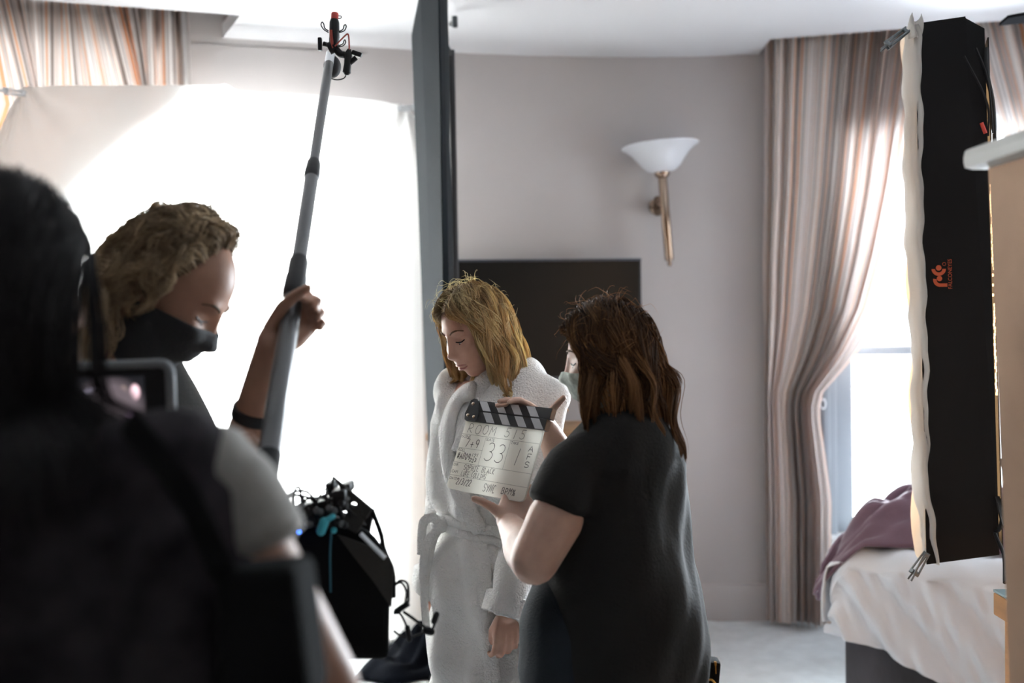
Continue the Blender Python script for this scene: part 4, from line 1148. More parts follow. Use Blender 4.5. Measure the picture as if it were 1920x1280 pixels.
# features: eyes, brows, lips
def face_pt(C, M, s, bv, x, z, lift=0.0):
    o = Vector(C) + M @ (Vector((x, 0.15, z)) * s); D = -(M @ Vector((0, 1, 0)))
    h = bv.ray_cast(o, D)
    return (h[0] + h[1] * lift) if h[0] else Vector(C) + M @ (Vector((x, 0.09, z)) * s)
def features(C, M, s, bv, parent, brow, lip=None, eyes=True):
    mb_b = mat('brow_hair_' + parent['hair_key'], brow, 0.7)
    for e in (-1, 1):
        pts = [face_pt(C, M, s, bv, e * x, z, 0.0012) for x, z in ((0.012, 0.027), (0.022, 0.032), (0.034, 0.033), (0.046, 0.027))]
        MB().tube(curve_pts(pts, 12), [0.0018 * s] * 3 + [0.0024 * s] * 5 + [0.0014 * s] * 4, 6).build('eyebrow', mb_b, parent)
        if eyes:
            pts = [face_pt(C, M, s, bv, e * x, z, 0.0008) for x, z in ((0.018, 0.005), (0.025, 0.0025), (0.033, 0.002), (0.041, 0.0055))]
            MB().tube(curve_pts(pts, 12), 0.0015 * s, 6).build('eyelashes', M_black, parent)
            c = face_pt(C, M, s, bv, e * 0.029, 0.0005, -0.0062 * s)
            MB().ball(c, 0.0072 * s, seg=14).build('eyeball', mat('eye_white', (0.62, 0.60, 0.58), 0.2), parent)
            MB().ball(c + M @ Vector((0, 0.0052 * s, -0.001)), 0.0034 * s, seg=12).build('iris', mat('iris_grey', (0.05, 0.06, 0.07), 0.2), parent)
    if lip:
        ml = mat('lip_' + parent['hair_key'], lip, 0.4)
        for z, r_, nm in ((-0.0545, 0.0030, 'upper_lip'), (-0.0655, 0.0036, 'lower_lip')):
            pts = [face_pt(C, M, s, bv, x, z + (0.004 if abs(x) > 0.015 and z < -0.06 else -0.003 if abs(x) > 0.015 else 0), 0.0) for x in (-0.021, -0.012, -0.004, 0.004, 0.012, 0.021)]
            MB().tube(curve_pts(pts, 16), [r_ * s * q for q in np.sin(np.linspace(0.25, math.pi - 0.25, 16))], 8).build(nm, ml, parent)
features(HC, HM_, HS, bvw, w1, (0.16, 0.09, 0.05), (0.42, 0.17, 0.14))

# blonde bob
acc_f = lambda d: d[:, 2] > (-0.42 + 1.12 * np.clip(d[:, 1] + 0.28, 0, 2) ** 1.05)
def flow_part(px0, back=0.25, dn=0.6):
    def fl(d):
        sgn = np.sign(d[:, 0] - px0); return np.stack([sgn * (0.55 + 0.3 * np.abs(d[:, 2])), -back * np.ones(len(d)), -dn * np.ones(len(d))], 1)
    return fl
def len_f(d, rs):
    base = 0.27 + 0.05 * np.clip(d[:, 2], -0.4, 1)
    return (base + rs.normal(0, 0.012, len(d))) * HS
keepw = [(g.P(0, -0.01, 1.20), (0.20, 0.17, 0.105)), (nb - Vector((0, 0, 0.05)), (0.06, 0.06, 0.09))]
Hs, cid, rs = grow_hair(HC, HM_, HS, 6500, acc_f, flow_part(0.02, 0.10, 0.7), len_f, 17, (1.05, 1.20), (0.10, 0.26), 0.05, 130, 0.86, keepw, 5, 0.16, 0.9, 0.0, (0.048, 0.080, 0.02), (0.011, 10))
tt = np.linspace(0, 1, 17)[None, :, None]
cc = rs.uniform(0, 1, (130, 1))[cid] * 0.8 + rs.uniform(0, 1, (len(Hs), 1)) * 0.2
light = np.array([1.0, 0.88, 0.53]); dark = np.array([0.58, 0.32, 0.11]); root_c = np.array([0.20, 0.12, 0.06])
tip = dark + (light - dark) * cc ** 1.3
colr = root_c + (tip[:, None, :] - root_c) * np.clip((tt - 0.02) / 0.16, 0, 1)
strands_object('hair', Hs, rs.uniform(0.0006, 0.0011, len(Hs)), colr, HM_B, w1)
scalp((HC, HM_, HS, acc_f, 1.02), 'hair_underlayer', (0.30, 0.19, 0.09), w1)
# flyaway hairs round the crown
Ff, _, rs = grow_hair(HC, HM_, HS, 130, lambda d: acc_f(d) & (d[:, 2] > 0.0), lambda d: d * 1.0 + rs.normal(size=d.shape) * 0.5, lambda d, r: r.uniform(0.03, 0.09, len(d)), 10, (1.10, 1.20), (0.02, 0.12), 0.5, 60, 0.0, (), 8, 0.5, 0.7, 0.16)
strands_object('flyaway_hair', Ff + 0, np.full(len(Ff), 0.00032), np.tile(light, (len(Ff), 1)), HM_B, w1)

# ---------------------------------------------------------------- woman holding the clapperboard
k_ = Fig(0.222, 2.10, (-0.93, 0.37))
KC = W(1143, 672, 2.10); KM = frame((-0.95, 0.16, 0), math.radians(10), math.radians(2)); KS = 1.0
k_.loft([(0, 0.0, 0.72, 0.185, 0.15), (0, 0.0, 0.86, 0.185, 0.145), (0, 0.01, 0.98, 0.16, 0.13), (0, 0.015, 1.08, 0.16, 0.13), (0, 0.0, 1.14, 0.15, 0.105), (0, -0.015, 1.20, 0.10, 0.075)])
head_shape(k_.mb, KC, KM, KS)
nb2 = KC + KM @ Vector((0, -0.025, -0.07))
k_.mb.capsule([k_.P(0, -0.02, 1.18), k_.P(0, 0.0, 1.24), nb2], [0.062, 0.054, 0.050], 18)
ksL, keL, kwL = W(1078, 900, 1.98), W(1002, 1050, 1.93), W(956, 984, 2.19)
ksR, keR, kwR = k_.P(0.165, 0.01, 1.20), W(1075, 905, 2.40), W(1024, 800, 2.36)
arm(k_.mb, ksL, keL, kwL, (0.046, 0.056, 0.048, 0.036, 0.027)); arm(k_.mb, ksR, keR, kwR, (0.046, 0.054, 0.046, 0.036, 0.027))

# the clapperboard's plane (used by the hands as well)
cTL, cTR, cBL = W(874, 789, 2.405), W(1019, 807, 2.25), W(828, 913, 2.365)
cu = (cTR - cTL); CWd = cu.length; cu.normalize()
cv = (cBL - cTL); cv = cv - cu * cv.dot(cu); CHt = cv.length; cv.normalize()
cn_ = cu.cross(cv); cn_ = cn_ if cn_.y < 0 else -cn_               # faces the camera side
def CB(s_, t_, e=0.0): return cTL + cu * (s_ * CWd) + cv * (t_ * CHt) + cn_ * e

hand(k_.mb, kwL, CB(0.80, 0.80, -0.045) - kwL, cn_ + Vector((0.5, -0.2, -0.4)), -cu, [(12, 14, 8), (8, 10, 6), (10, 12, 8), (14, 14, 10)],
     [(0.15, 1.0, 0.45, 0.030), (-0.05, 1.0, 0.30, 0.025), (-0.05, 1.0, 0.05, 0.020)], 1.0, 0.10)
hand(k_.mb, kwR, W(962, 752, 2.345) - kwR, Vector((0.2, 0.55, 0.75)), Vector((-0.1, -0.55, 0.9)), [(18, 28, 18), (14, 24, 16), (12, 22, 16), (10, 20, 14)],
     [(0.15, 0.9, 0.3, 0.036), (0.1, 1.0, 0.3, 0.032), (0.05, 1.0, 0.25, 0.028)], 0.90, 0.16)
me = fuse(k_.mb, 0.0042, 3, 'person')
w2 = link('person', me, SK_P); w2['hair_key'] = 'brown'
tag(w2, 'brown-haired woman in a black t-shirt holding up the clapperboard', 'person')
bvk = bvh_of(me)
M_tee = mat('black_cotton_jersey', (0.019, 0.018, 0.017), 0.9, spec=0.15, sheen=0.0, bump=(160, 0.2), var=(4, 0.2))
tb = MB()
k_.loft([(0, -0.010, 0.60, 0.205, 0.165), (0, -0.01, 0.75, 0.205, 0.168), (0, -0.005, 0.86, 0.195, 0.160), (0, 0.005, 0.97, 0.182, 0.152), (0, 0.01, 1.08, 0.185, 0.150), (0, 0.0, 1.15, 0.180, 0.135), (0, -0.01, 1.20, 0.150, 0.110),
         (0, -0.015, 1.25, 0.105, 0.080), (0, -0.015, 1.272, 0.075, 0.066)], tb)
tb.capsule([k_.P(-0.10, 0, 1.165), ksL + Vector((0.0, 0, 0.005)), ksL.lerp(keL, 0.18)], [0.066, 0.066, 0.066], 20)
tb.tube([ksL + Vector((0, 0, 0.01)), ksL.lerp(keL, 0.36)], [0.066, 0.074], 20)
tb.capsule([k_.P(0.12, 0, 1.19), ksR, ksR.lerp(keR, 0.2)], [0.075, 0.076, 0.072], 20)
tb.tube([ksR, ksR.lerp(keR, 0.5)], [0.072, 0.075], 20)
tm_ = fuse(tb, 0.008, 8, 't_shirt')
rumple(tm_, 1.0, [((0.3, 0.8, 0.5), 30, 0.006), ((-0.5, 0.5, 0.7), 24, 0.007), ((0.6, 0.6, -0.4), 62, 0.003)], 9)
tee = link('t_shirt', tm_, M_tee, w2)
M_denim = mat('dark_denim', (0.016, 0.020, 0.026), 0.85, spec=0.2, sheen=0.0, bump=(300, 0.3), var=(8, 0.3))
db = MB()
k_.loft([(-0.02, 0.045, 0.66, 0.170, 0.150), (-0.02, 0.050, 0.72, 0.180, 0.160), (-0.015, 0.045, 0.82, 0.178, 0.155), (-0.01, 0.040, 0.90, 0.165, 0.142), (-0.01, 0.035, 0.935, 0.145, 0.125)], db)
dm = fuse(db, 0.008, 6, 'denim_shirt'); rumple(dm, 1.0, [((0.9, 0.2, 0.2), 60, 0.0035), ((0.2, 0.3, 0.9), 40, 0.003)], 3)
den = link('denim_shirt', dm, M_denim, w2)
lg = Fig(0.222, 2.10, (-0.93, 0.37)); tb = MB()
lg.loft([(0, 0, 0.62, 0.17, 0.13), (0, 0, 0.80, 0.18, 0.14)], tb)
for e in (-1, 1): tb.capsule([lg.P(e * 0.09, 0, 0.72), lg.P(e * 0.10, 0.01, 0.45), lg.P(e * 0.10, -0.01, 0.10)], [0.098, 0.078, 0.066], 18)
link('trousers', fuse(tb, 0.010, 4, 'trousers'), M_denim, w2)
for e in (-1, 1):
    tb = MB(); tb.capsule([lg.P(e * 0.10, -0.05, 0.042), lg.P(e * 0.105, 0.07, 0.040), lg.P(e * 0.115, 0.155, 0.030)], [(0.042, 0.040), (0.040, 0.045), (0.028, 0.042)], 16)
    link('shoe', fuse(tb, 0.006, 3, 'shoe'), M_black, w2)
# mask with ear loop
M_mask = mat('pale_green_mask_cloth', (0.42, 0.47, 0.42), 0.9, var=(60, 0.35), bump=(60, 0.3))
fm_ = face_mask(bvk, KC, KM, KS, M_mask, 'face_mask', w2, zr=(-0.118, -0.010))
for e in (-1, 1):
    P = [face_pt(KC, KM, KS, bvk, e * 0.055, -0.035, 0.003), Vector(KC) + KM @ (Vector((e * 0.076, 0.02, -0.025)) * KS), Vector(KC) + KM @ (Vector((e * 0.086, -0.022, 0.0)) * KS)]
    MB().tube(curve_pts(P, 10), 0.0016, 6).build('ear_loop', M_mask, fm_)
features(KC, KM, KS, bvk, w2, (0.08, 0.05, 0.03), None)
acc_k = lambda d: d[:, 2] > (-0.45 + 1.05 * np.clip(d[:, 1] + 0.25, 0, 2))
def len_k(d, rs): return np.where(d[:, 1] > 0.72, rs.uniform(0.05, 0.12, len(d)), 0.240 + 0.05 * np.clip(d[:, 2], -0.4, 1) + rs.normal(0, 0.018, len(d)))
keepk = [ (nb2 - Vector((0, 0, 0.05)), (0.065, 0.065, 0.09))]
Hs, cid, rs = grow_hair(KC, KM, KS, 6500, acc_k, flow_part(-0.05, 0.30, 0.6), len_k, 17, (1.05, 1.22), (0.09, 0.24), 0.07, 120, 0.8, keepk, 15, 0.18, 0.9, 0.0, (0.058, 0.075, -0.05), (0.013, 10))
cc = rs.uniform(0, 1, (120, 1))[cid] * 0.6 + rs.uniform(0, 1, (len(Hs), 1)) * 0.4
dark = np.array([0.060, 0.032, 0.018]); light = np.array([0.44, 0.22, 0.09])
tip = dark + (light - dark) * cc ** 1.5
colr = dark * 0.8 + (tip[:, None, :] - dark * 0.8) * np.clip(tt / 0.35, 0, 1)
strands_object('hair', Hs, rs.uniform(0.0006, 0.0011, len(Hs)), colr, HM_R, w2)
scalp((KC, KM, KS, acc_k, 1.02), 'hair_underlayer', (0.05, 0.03, 0.02), w2)
Ff, _, rs = grow_hair(KC, KM, KS, 110, lambda d: acc_k(d) & (d[:, 2] > 0.1), lambda d: d + rs.normal(size=d.shape) * 0.5, lambda d, r: r.uniform(0.03, 0.08, len(d)), 10, (1.10, 1.2), (0.02, 0.12), 0.45, 60, 0.0, (), 28, 0.5, 0.7, 0.16)
strands_object('flyaway_hair', Ff, np.full(len(Ff), 0.00035), np.tile(light, (len(Ff), 1)), HM_R, w2)

# ---------------------------------------------------------------- boom operator
b_ = Fig(-0.715, 1.86, (0.97, 0.15))
BC = W(322, 545, 1.76); BM = frame((0.985, -0.06, 0), math.radians(42), 0.0); BS = 1.12
b_.loft([(0, -0.03, 0.80, 0.165, 0.115), (0, -0.03, 0.98, 0.155, 0.11), (0, -0.01, 1.12, 0.165, 0.12), (0, 0.0, 1.25, 0.18, 0.12), (0, -0.01, 1.34, 0.14, 0.09)])
head_shape(b_.mb, BC, BM, BS, True)
nb3 = BC + BM @ Vector((0, -0.02, -0.08))
b_.mb.capsule([b_.P(0, -0.02, 1.28), b_.P(0, 0.01, 1.36), nb3], [0.07, 0.062, 0.058], 18)
bsL, beL, bwL = b_.P(-0.16, 0.0, 1.245), W(415, 1010, 1.84), W(510, 650, 1.71)
bsR, beR, bwR = b_.P(0.17, 0.02, 1.31), W(270, 1000, 1.55), W(362, 860, 1.50)
arm(b_.mb, bsL, beL, bwL, (0.06, 0.052, 0.047, 0.036, 0.028)); arm(b_.mb, bsR, beR, bwR, (0.06, 0.052, 0.047, 0.036, 0.028))
POLE_T, POLE_B = W(617, 118, 2.30), W(494, 925, 1.46)
pdir = (POLE_T - POLE_B).normalized()
# raised hand wraps the pole from behind: fingers come round its right side
hp_ = POLE_B + pdir * 0.0
best = min((POLE_B.lerp(POLE_T, t) for t in np.linspace(0, 1, 400)), key=lambda p: abs(pix(p)[1] - 592))
hand(b_.mb, bwL, (best + Vector((0.012, 0.032, 0.0))) - bwL, Vector((-0.35, 0.9, 0.2)), pdir, [(48, 62, 45), (50, 64, 45), (52, 66, 45), (54, 66, 45)],
     [(0.8, 0.45, -0.55, 0.04), (0.7, 0.2, -0.9, 0.034), (0.6, 0.0, -1.0, 0.028)], 1.02, 0.03)
hand(b_.mb, bwR, (0.85, 0.1, 0.15), Vector((0.0, -0.45, 0.9)), Vector((0, 0.8, 0.5)), [(62, 85, 55)] * 4, [(0.7, 0.3, -0.6, 0.04), (0.6, -0.3, -0.8, 0.034), (0.3, -0.9, -0.6, 0.026)], 1.02, 0.02)
legs_feet(b_, 0.85)
me = fuse(b_.mb, 0.0045, 3, 'person')
m1 = link('person', me, SK_T); m1['hair_key'] = 'sandy'
tag(m1, 'masked sandy-haired boom operator in black bending over beside the white sheet', 'person')
bvb = bvh_of(me)
tb = MB()
b_.loft([(0, -0.03, 0.74, 0.185, 0.135), (0, -0.03, 0.95, 0.180, 0.135), (0, -0.005, 1.12, 0.190, 0.142), (0, 0.005, 1.25, 0.20, 0.142), (0, 0.0, 1.33, 0.165, 0.11), (0, 0.0, 1.385, 0.095, 0.085), (0, 0.012, 1.43, 0.078, 0.076)], tb)
for (s_, e_) in ((bsL, beL), (bsR, beR)):
    tb.capsule([s_, s_.lerp(e_, 0.25)], [0.066, 0.064], 18); tb.tube([s_, s_.lerp(e_, 0.50)], [0.064, 0.062], 18)
tm_ = fuse(tb, 0.010, 6, 't_shirt'); rumple(tm_, 1.0, [((0.4, 0.5, 0.6), 26, 0.005)], 2)
link('t_shirt', tm_, M_tee, m1)
lg = MB(); b_.loft([(0, -0.03, 0.70, 0.16, 0.12), (0, -0.03, 0.9, 0.175, 0.125)], lg)
for e in (-1, 1): lg.capsule([b_.P(e * 0.09, -0.02, 0.78), b_.P(e * 0.10, 0.0, 0.45), b_.P(e * 0.10, -0.01, 0.09)], [0.095, 0.075, 0.065], 18)
link('trousers', fuse(lg, 0.011, 4, 'trousers'), M_denim, m1)
M_bmask = mat('black_mask_cloth', (0.014, 0.015, 0.017), 0.85, sheen=0.15, bump=(200, 0.2))
fm_ = face_mask(bvb, BC, BM, BS, M_bmask, 'face_mask', m1, zr=(-0.135, -0.004), half=80, lift=0.007)
for e in (-1, 1):
    P = [face_pt(BC, BM, BS, bvb, e * 0.055, -0.03, 0.003), Vector(BC) + BM @ (Vector((e * 0.078, 0.02, -0.02)) * BS), Vector(BC) + BM @ (Vector((e * 0.087, -0.022, 0.0)) * BS)]
    MB().tube(curve_pts(P, 10), 0.002, 6).build('ear_loop', M_bmask, fm_)
features(BC, BM, BS, bvb, m1, (0.10, 0.06, 0.03), None)
wc = bwL.lerp(beL, 0.33); wd_ = (bwL - beL).normalized()
MB().lathe([(0.033, -0.012), (0.0395, -0.009), (0.0395, 0.009), (0.033, 0.012)], wc, wd_, 24).build('wristband', M_black, m1)
acc_b = lambda d: d[:, 2] > (-0.52 + 0.85 * np.clip(d[:, 1] + 0.35, 0, 2) + 1.6 * np.clip(d[:, 1] - 0.02, 0, 1) + 9 * np.clip(d[:, 1] - 0.26, 0, 1))
def len_b(d, rs): return (0.15 + 0.05 * np.clip(-d[:, 1], -0.5, 1) + rs.normal(0, 0.015, len(d))) * BS
Hs, cid, rs = grow_hair(BC, BM, BS, 4200, acc_b, lambda d: np.stack([np.sign(d[:, 0] + 0.01) * 0.45, -0.9 * np.ones(len(d)), -0.2 * np.ones(len(d))], 1), len_b, 17, (1.04, 1.24), (0.05, 0.16), 0.42, 110, 0.65, (), 31, 0.22, 0.75, 0.06, (0.012, 0.125, 0.0), (0.012, 13))
cc = rs.uniform(0, 1, (130, 1))[cid] * 0.6 + rs.uniform(0, 1, (len(Hs), 1)) * 0.4
dark = np.array([0.19, 0.125, 0.075]); light = np.array([0.66, 0.49, 0.29])
strands_object('hair', Hs, rs.uniform(0.0007, 0.0013, len(Hs)), dark + (light - dark) * cc, HM_S, m1)
scalp((BC, BM, BS, acc_b, 1.02), 'hair_underlayer', (0.14, 0.09, 0.05), m1)

# ---------------------------------------------------------------- person in the foreground, seen from behind
p_ = Fig(-0.535, 1.06, (0.22, 0.975))
PC = W(-18, 532, 1.06); PM = frame((0.50, 0.86, 0), math.radians(8), 0.0); PS = 1.06
p_.loft([(0, 0, 0.80, 0.17, 0.12), (0, 0, 1.0, 0.16, 0.115), (0, 0, 1.18, 0.18, 0.12), (0, -0.01, 1.28, 0.17, 0.11), (0, -0.015, 1.345, 0.11, 0.08)])
head_shape(p_.mb, PC, PM, PS)
nb4 = PC + PM @ Vector((0, -0.025, -0.075))
p_.mb.capsule([p_.P(0, -0.02, 1.28), p_.P(0, 0, 1.36), nb4], [0.066, 0.058, 0.055], 18)
psR, peR, pwR = W(395, 912, 1.03), W(600, 1290, 1.00), W(330, 1010, 1.30)
psL, peL, pwL = p_.P(-0.20, 0, 1.30), p_.P(-0.27, 0.05, 1.02), W(170, 950, 1.36)
arm(p_.mb, psR, peR, pwR, (0.052, 0.047, 0.042, 0.035, 0.028)); arm(p_.mb, psL, peL, pwL, (0.058, 0.052, 0.045, 0.035, 0.028))
mon = W(222, 762, 1.42)
for wr, tt_ in ((pwR, Vector((-1, 0, 0.3))), (pwL, Vector((1, 0, 0.3)))):
    tg = mon + Vector((0.035 if wr is pwR else -0.06, 0.0, -0.085))
    hand(p_.mb, wr, tg - wr, Vector((0.2, -0.9, -0.2)), tt_, [(20, 50, 40)] * 4, [(0.8, 0.5, -0.3, 0.038), (0.9, 0.2, -0.4, 0.032), (1, 0, -0.4, 0.026)], 0.95, 0.05)
legs_feet(p_, 0.84)
me = fuse(p_.mb, 0.005, 3, 'person')
w3 = link('person', me, SK_T); w3['hair_key'] = 'black'
tag(w3, 'dark-haired person in a dark vest and grey tee seen from behind holding a monitor', 'person')
M_vest = mat('dark_indigo_check_cloth', (0.028, 0.024, 0.027), 0.95, spec=0.15, sheen=0.0, var=(26, 0.5), bump=(200, 0.2))
M_grey = mat('grey_marl_jersey', (0.26, 0.245, 0.225), 0.9, bump=(200, 0.2), var=(60, 0.08))
tb = MB()
p_.loft([(0, 0, 0.72, 0.225, 0.165), (0, 0, 0.90, 0.215, 0.160), (0, 0, 1.08, 0.212, 0.155), (0, 0, 1.22, 0.212, 0.145), (0, -0.005, 1.29, 0.205, 0.120), (0, -0.01, 1.335, 0.165, 0.100), (0, -0.01, 1.37, 0.10, 0.085), (0, -0.01, 1.40, 0.075, 0.072)], tb)
tb.capsule([p_.P(0.06, -0.01, 1.295), W(325, 882, 1.01)], [0.060, 0.070], 18); tb.capsule([p_.P(0.10, 0, 1.22), W(365, 1010, 1.0), W(370, 1250, 1.0)], [0.08, 0.086, 0.09], 18)
tm_ = fuse(tb, 0.010, 8, 'vest'); rumple(tm_, 1.0, [((0.5, 0.3, 0.7), 22, 0.004)], 5)
link('vest', tm_, M_vest, w3)
for (s_, e_, c_) in ((psR, peR, p_.P(0.12, -0.01, 1.30)), (psL, peL, p_.P(-0.12, -0.01, 1.30))):
    tb = MB(); tb.capsule([c_, s_ + Vector((0, 0, 0.005)), s_.lerp(e_, 0.2)], [0.050, 0.064, 0.064], 20); tb.tube([s_, s_.lerp(e_, 0.36)], [0.064, 0.066], 20)
    tm_ = fuse(tb, 0.008, 6, 'sleeve'); rumple(tm_, 1.0, [((0.6, 0.2, 0.7), 40, 0.003)], 5); link('sleeve', tm_, M_grey, w3)
lg = MB(); p_.loft([(0, 0, 0.70, 0.17, 0.12), (0, 0, 0.88, 0.18, 0.13)], lg)
for e in (-1, 1): lg.capsule([p_.P(e * 0.09, 0, 0.78), p_.P(e * 0.10, 0.0, 0.45), p_.P(e * 0.10, -0.01, 0.09)], [0.095, 0.075, 0.065], 18)
link('trousers', fuse(lg, 0.012, 4, 'trousers'), M_denim, w3)
acc_p = lambda d: d[:, 2] > (-0.55 + 1.05 * np.clip(d[:, 1] + 0.20, 0, 2))
Hs, cid, rs = grow_hair(PC, PM, PS, 3600, acc_p, flow_part(0.0, 0.75, 0.6), lambda d, rs: 0.30 + 0.06 * np.clip(d[:, 2], -0.4, 1) + rs.normal(0, 0.02, len(d)), 13, (1.03, 1.12), (0.10, 0.28), 0.03, 120, 0.45,
                        [(p_.P(0, 0, 1.24), (0.24, 0.19, 0.15)), (nb4, (0.075, 0.075, 0.12))], 41, 0.08)
strands_object('hair', Hs, rs.uniform(0.0009, 0.0014, len(Hs)), np.array([0.012, 0.009, 0.009]) + rs.uniform(0, 0.012, (len(Hs), 1)), HM_D, w3)
scalp((PC, PM, PS, acc_p, 1.03), 'hair_underlayer', (0.012, 0.01, 0.01), w3)
# ================================================================ FILM GEAR
# ---------------------------------------------------------------- clapperboard
cb = empty('clapperboard', CB(0.5, 1.0)); tag(cb, 'white clapperboard with striped clap sticks and handwritten scene details', 'clapperboard')
M_acr = mat('white_acrylic', (0.90, 0.885, 0.83), 0.18, spec=0.5, trans=0.45)
M_ink = mat('black_marker_ink', (0.03, 0.025, 0.03), 0.6); M_prn = mat('grey_print', (0.13, 0.12, 0.12), 0.6)
M_stk = mat('black_stick_paint', (0.028, 0.028, 0.030), 0.45); M_wst = mat('white_stick_paint', (0.55, 0.56, 0.58), 0.5); M_ply = mat('raw_stick_wood', (0.34, 0.18, 0.09), 0.7)
mb = MB()
r_ = 0.07
out = [(0, 0), (1, 0), (1, 1 - r_)] + [(1 - r_ + r_ * math.sin(q), 1 - r_ + r_ * math.cos(q)) for q in np.linspace(math.pi / 2, 0, 6)[1:]] + [(r_ - r_ * math.sin(q), 1 - r_ + r_ * math.cos(q)) for q in np.linspace(0, math.pi / 2, 6)] 
mb.ngon([CB(s_, t_) for s_, t_ in out], -cn_ * 0.005); board = mb.build('board', M_acr, cb, smooth=False)
# ruled lines
def rule(parent, pts, w=0.0006): 
    m_ = MB(); stroke_mesh(m_, [CB(*q, 0.0004) for q in pts], w, cn_); m_.build('ruled_line', M_prn, parent, smooth=False)
for q in ([(0, 0.19), (1, 0.19)], [(0.325, 0.19), (0.325, 0.61)], [(0.645, 0.19), (0.645, 0.61)], [(0, 0.395), (0.325, 0.395)], [(0, 0.61), (1, 0.61)], [(0, 0.80), (1, 0.80)]): rule(board, q)
def printed(txt, s_, t_, h):
    m_ = text_mesh(txt, h / CHt / 0.7)
    for q in m_.vertices: q.co = CB(s_ + q.co.x * CHt / CWd * 0.95, t_ - q.co.y, 0.0005)
    m_.update(); link('printed_word', m_, M_prn, board)
for a in (('SCENE', 0.010, 0.245, 0.0070), ('SLATE', 0.335, 0.245, 0.0070), ('TAKE', 0.655, 0.245, 0.0070), ('ROLL', 0.010, 0.445, 0.0070), ('DIR', 0.010, 0.665, 0.0070), ('CAM', 0.010, 0.765, 0.0070), ('DATE:', 0.010, 0.865, 0.0070)): printed(*a)
# handwriting: strokes in a 1 x 1 box, y down
_c = lambda cx, cy, rx, ry, a0, a1, n=9: [(cx + rx * math.cos(q), cy + ry * math.sin(q)) for q in np.linspace(a0, a1, n)]
PI = math.pi
GL = {'R': [[(0, 1), (0.1, 0)], [(0.1, 0)] + _c(0.35, 0.25, 0.4, 0.25, -PI / 2, PI / 2) + [(0.08, 0.5), (0.8, 1)]], 'O': [_c(0.5, 0.5, 0.45, 0.5, -PI / 2, 3 * PI / 2, 17)],
      'M': [[(0, 1), (0.15, 0), (0.5, 0.6), (0.9, 0), (1, 1)]], '5': [[(0.85, 0), (0.25, 0), (0.2, 0.42)] + _c(0.4, 0.68, 0.4, 0.3, -PI / 2, PI * 0.85)], '1': [[(0.5, 0), (0.45, 1)]],
      '7': [[(0, 0), (0.9, 0), (0.4, 1)]], '+': [[(0.1, 0.6), (0.9, 0.6)], [(0.5, 0.25), (0.5, 0.95)]], '9': [_c(0.45, 0.28, 0.36, 0.28, 0, 2 * PI, 13) + [(0.8, 0.3), (0.65, 1)]],
      '3': [_c(0.4, 0.25, 0.42, 0.25, -PI * 0.8, PI / 2) + _c(0.4, 0.74, 0.5, 0.26, -PI / 2, PI * 0.8)], 'A': [[(0, 1), (0.5, 0), (1, 1)], [(0.2, 0.65), (0.82, 0.65)]],
      'F': [[(0.15, 1), (0.15, 0), (0.9, 0)], [(0.15, 0.48), (0.75, 0.48)]], 'S': [_c(0.5, 0.25, 0.42, 0.25, -0.2, -PI * 1.5) + _c(0.5, 0.75, 0.45, 0.25, -PI / 2, PI * 0.85)],
      '#': [[(0.3, 0), (0.2, 1)], [(0.75, 0), (0.65, 1)], [(0, 0.35), (1, 0.3)], [(0, 0.7), (1, 0.65)]], '0': [_c(0.5, 0.5, 0.38, 0.5, -PI / 2, 3 * PI / 2, 15)],
      'P': [[(0.1, 1), (0.1, 0)] + _c(0.4, 0.27, 0.45, 0.27, -PI / 2, PI / 2) + [(0.1, 0.55)]], 'H': [[(0.1, 0), (0.1, 1)], [(0.9, 0), (0.9, 1)], [(0.1, 0.5), (0.9, 0.5)]], 'I': [[(0.5, 0), (0.5, 1)], [(0.2, 0), (0.8, 0)], [(0.2, 1), (0.8, 1)]],
      'E': [[(0.9, 0), (0.1, 0), (0.1, 1), (0.9, 1)], [(0.1, 0.5), (0.75, 0.5)]], 'B': [[(0.1, 1), (0.1, 0)] + _c(0.4, 0.25, 0.4, 0.25, -PI / 2, PI / 2) + _c(0.4, 0.75, 0.5, 0.25, -PI / 2, PI / 2) + [(0.1, 1)]],
      'L': [[(0.1, 0), (0.1, 1), (0.85, 1)]], 'C': [_c(0.55, 0.5, 0.45, 0.5, -0.9, -2 * PI + 0.9, 13)], 'K': [[(0.1, 0), (0.1, 1)], [(0.85, 0), (0.1, 0.55), (0.9, 1)]], 'U': [[(0.1, 0), (0.1, 0.6)] + _c(0.5, 0.65, 0.4, 0.35, PI, 0) + [(0.9, 0)]],
      'N': [[(0.05, 1), (0.1, 0), (0.9, 1), (0.95, 0)]], '2': [_c(0.45, 0.28, 0.42, 0.28, -PI, 0.35) + [(0.0, 1), (0.95, 1)]], '/': [[(0.8, 0), (0.2, 1)]], 'Y': [[(0, 0), (0.5, 0.5)], [(1, 0), (0.4, 1)]], '%': [_c(0.2, 0.25, 0.17, 0.2, 0, 6.28, 9), [(0.8, 0), (0.2, 1)], _c(0.8, 0.75, 0.17, 0.2, 0, 6.28, 9)]}
def hand_write(txt, s0, s1, t0, t1, w, slant=0.06, name='handwriting'):
    m_ = MB(); n = len(txt); cw = (s1 - s0) / n
    for i, ch in enumerate(txt):
        if ch == ' ': continue
        for st_ in GL[ch]:
            pts = []
            for a, b in zip(st_[:-1], st_[1:]):
                for q in (0, 0.5): pts.append((lerp(a[0], b[0], q), lerp(a[1], b[1], q)))
            pts.append(st_[-1])
            pts = [CB(s0 + cw * (i + 0.12 + 0.74 * x) + slant * (1 - y) * (t1 - t0) , lerp(t0, t1, y) + 0.006 * math.sin(i * 2.3), 0.0006) for x, y in pts]
            stroke_mesh(m_, pts, w, cn_)
    m_.build(name, M_ink, board, smooth=False)
hand_write('ROOM 515', 0.05, 0.82, 0.03, 0.165, 0.0011)
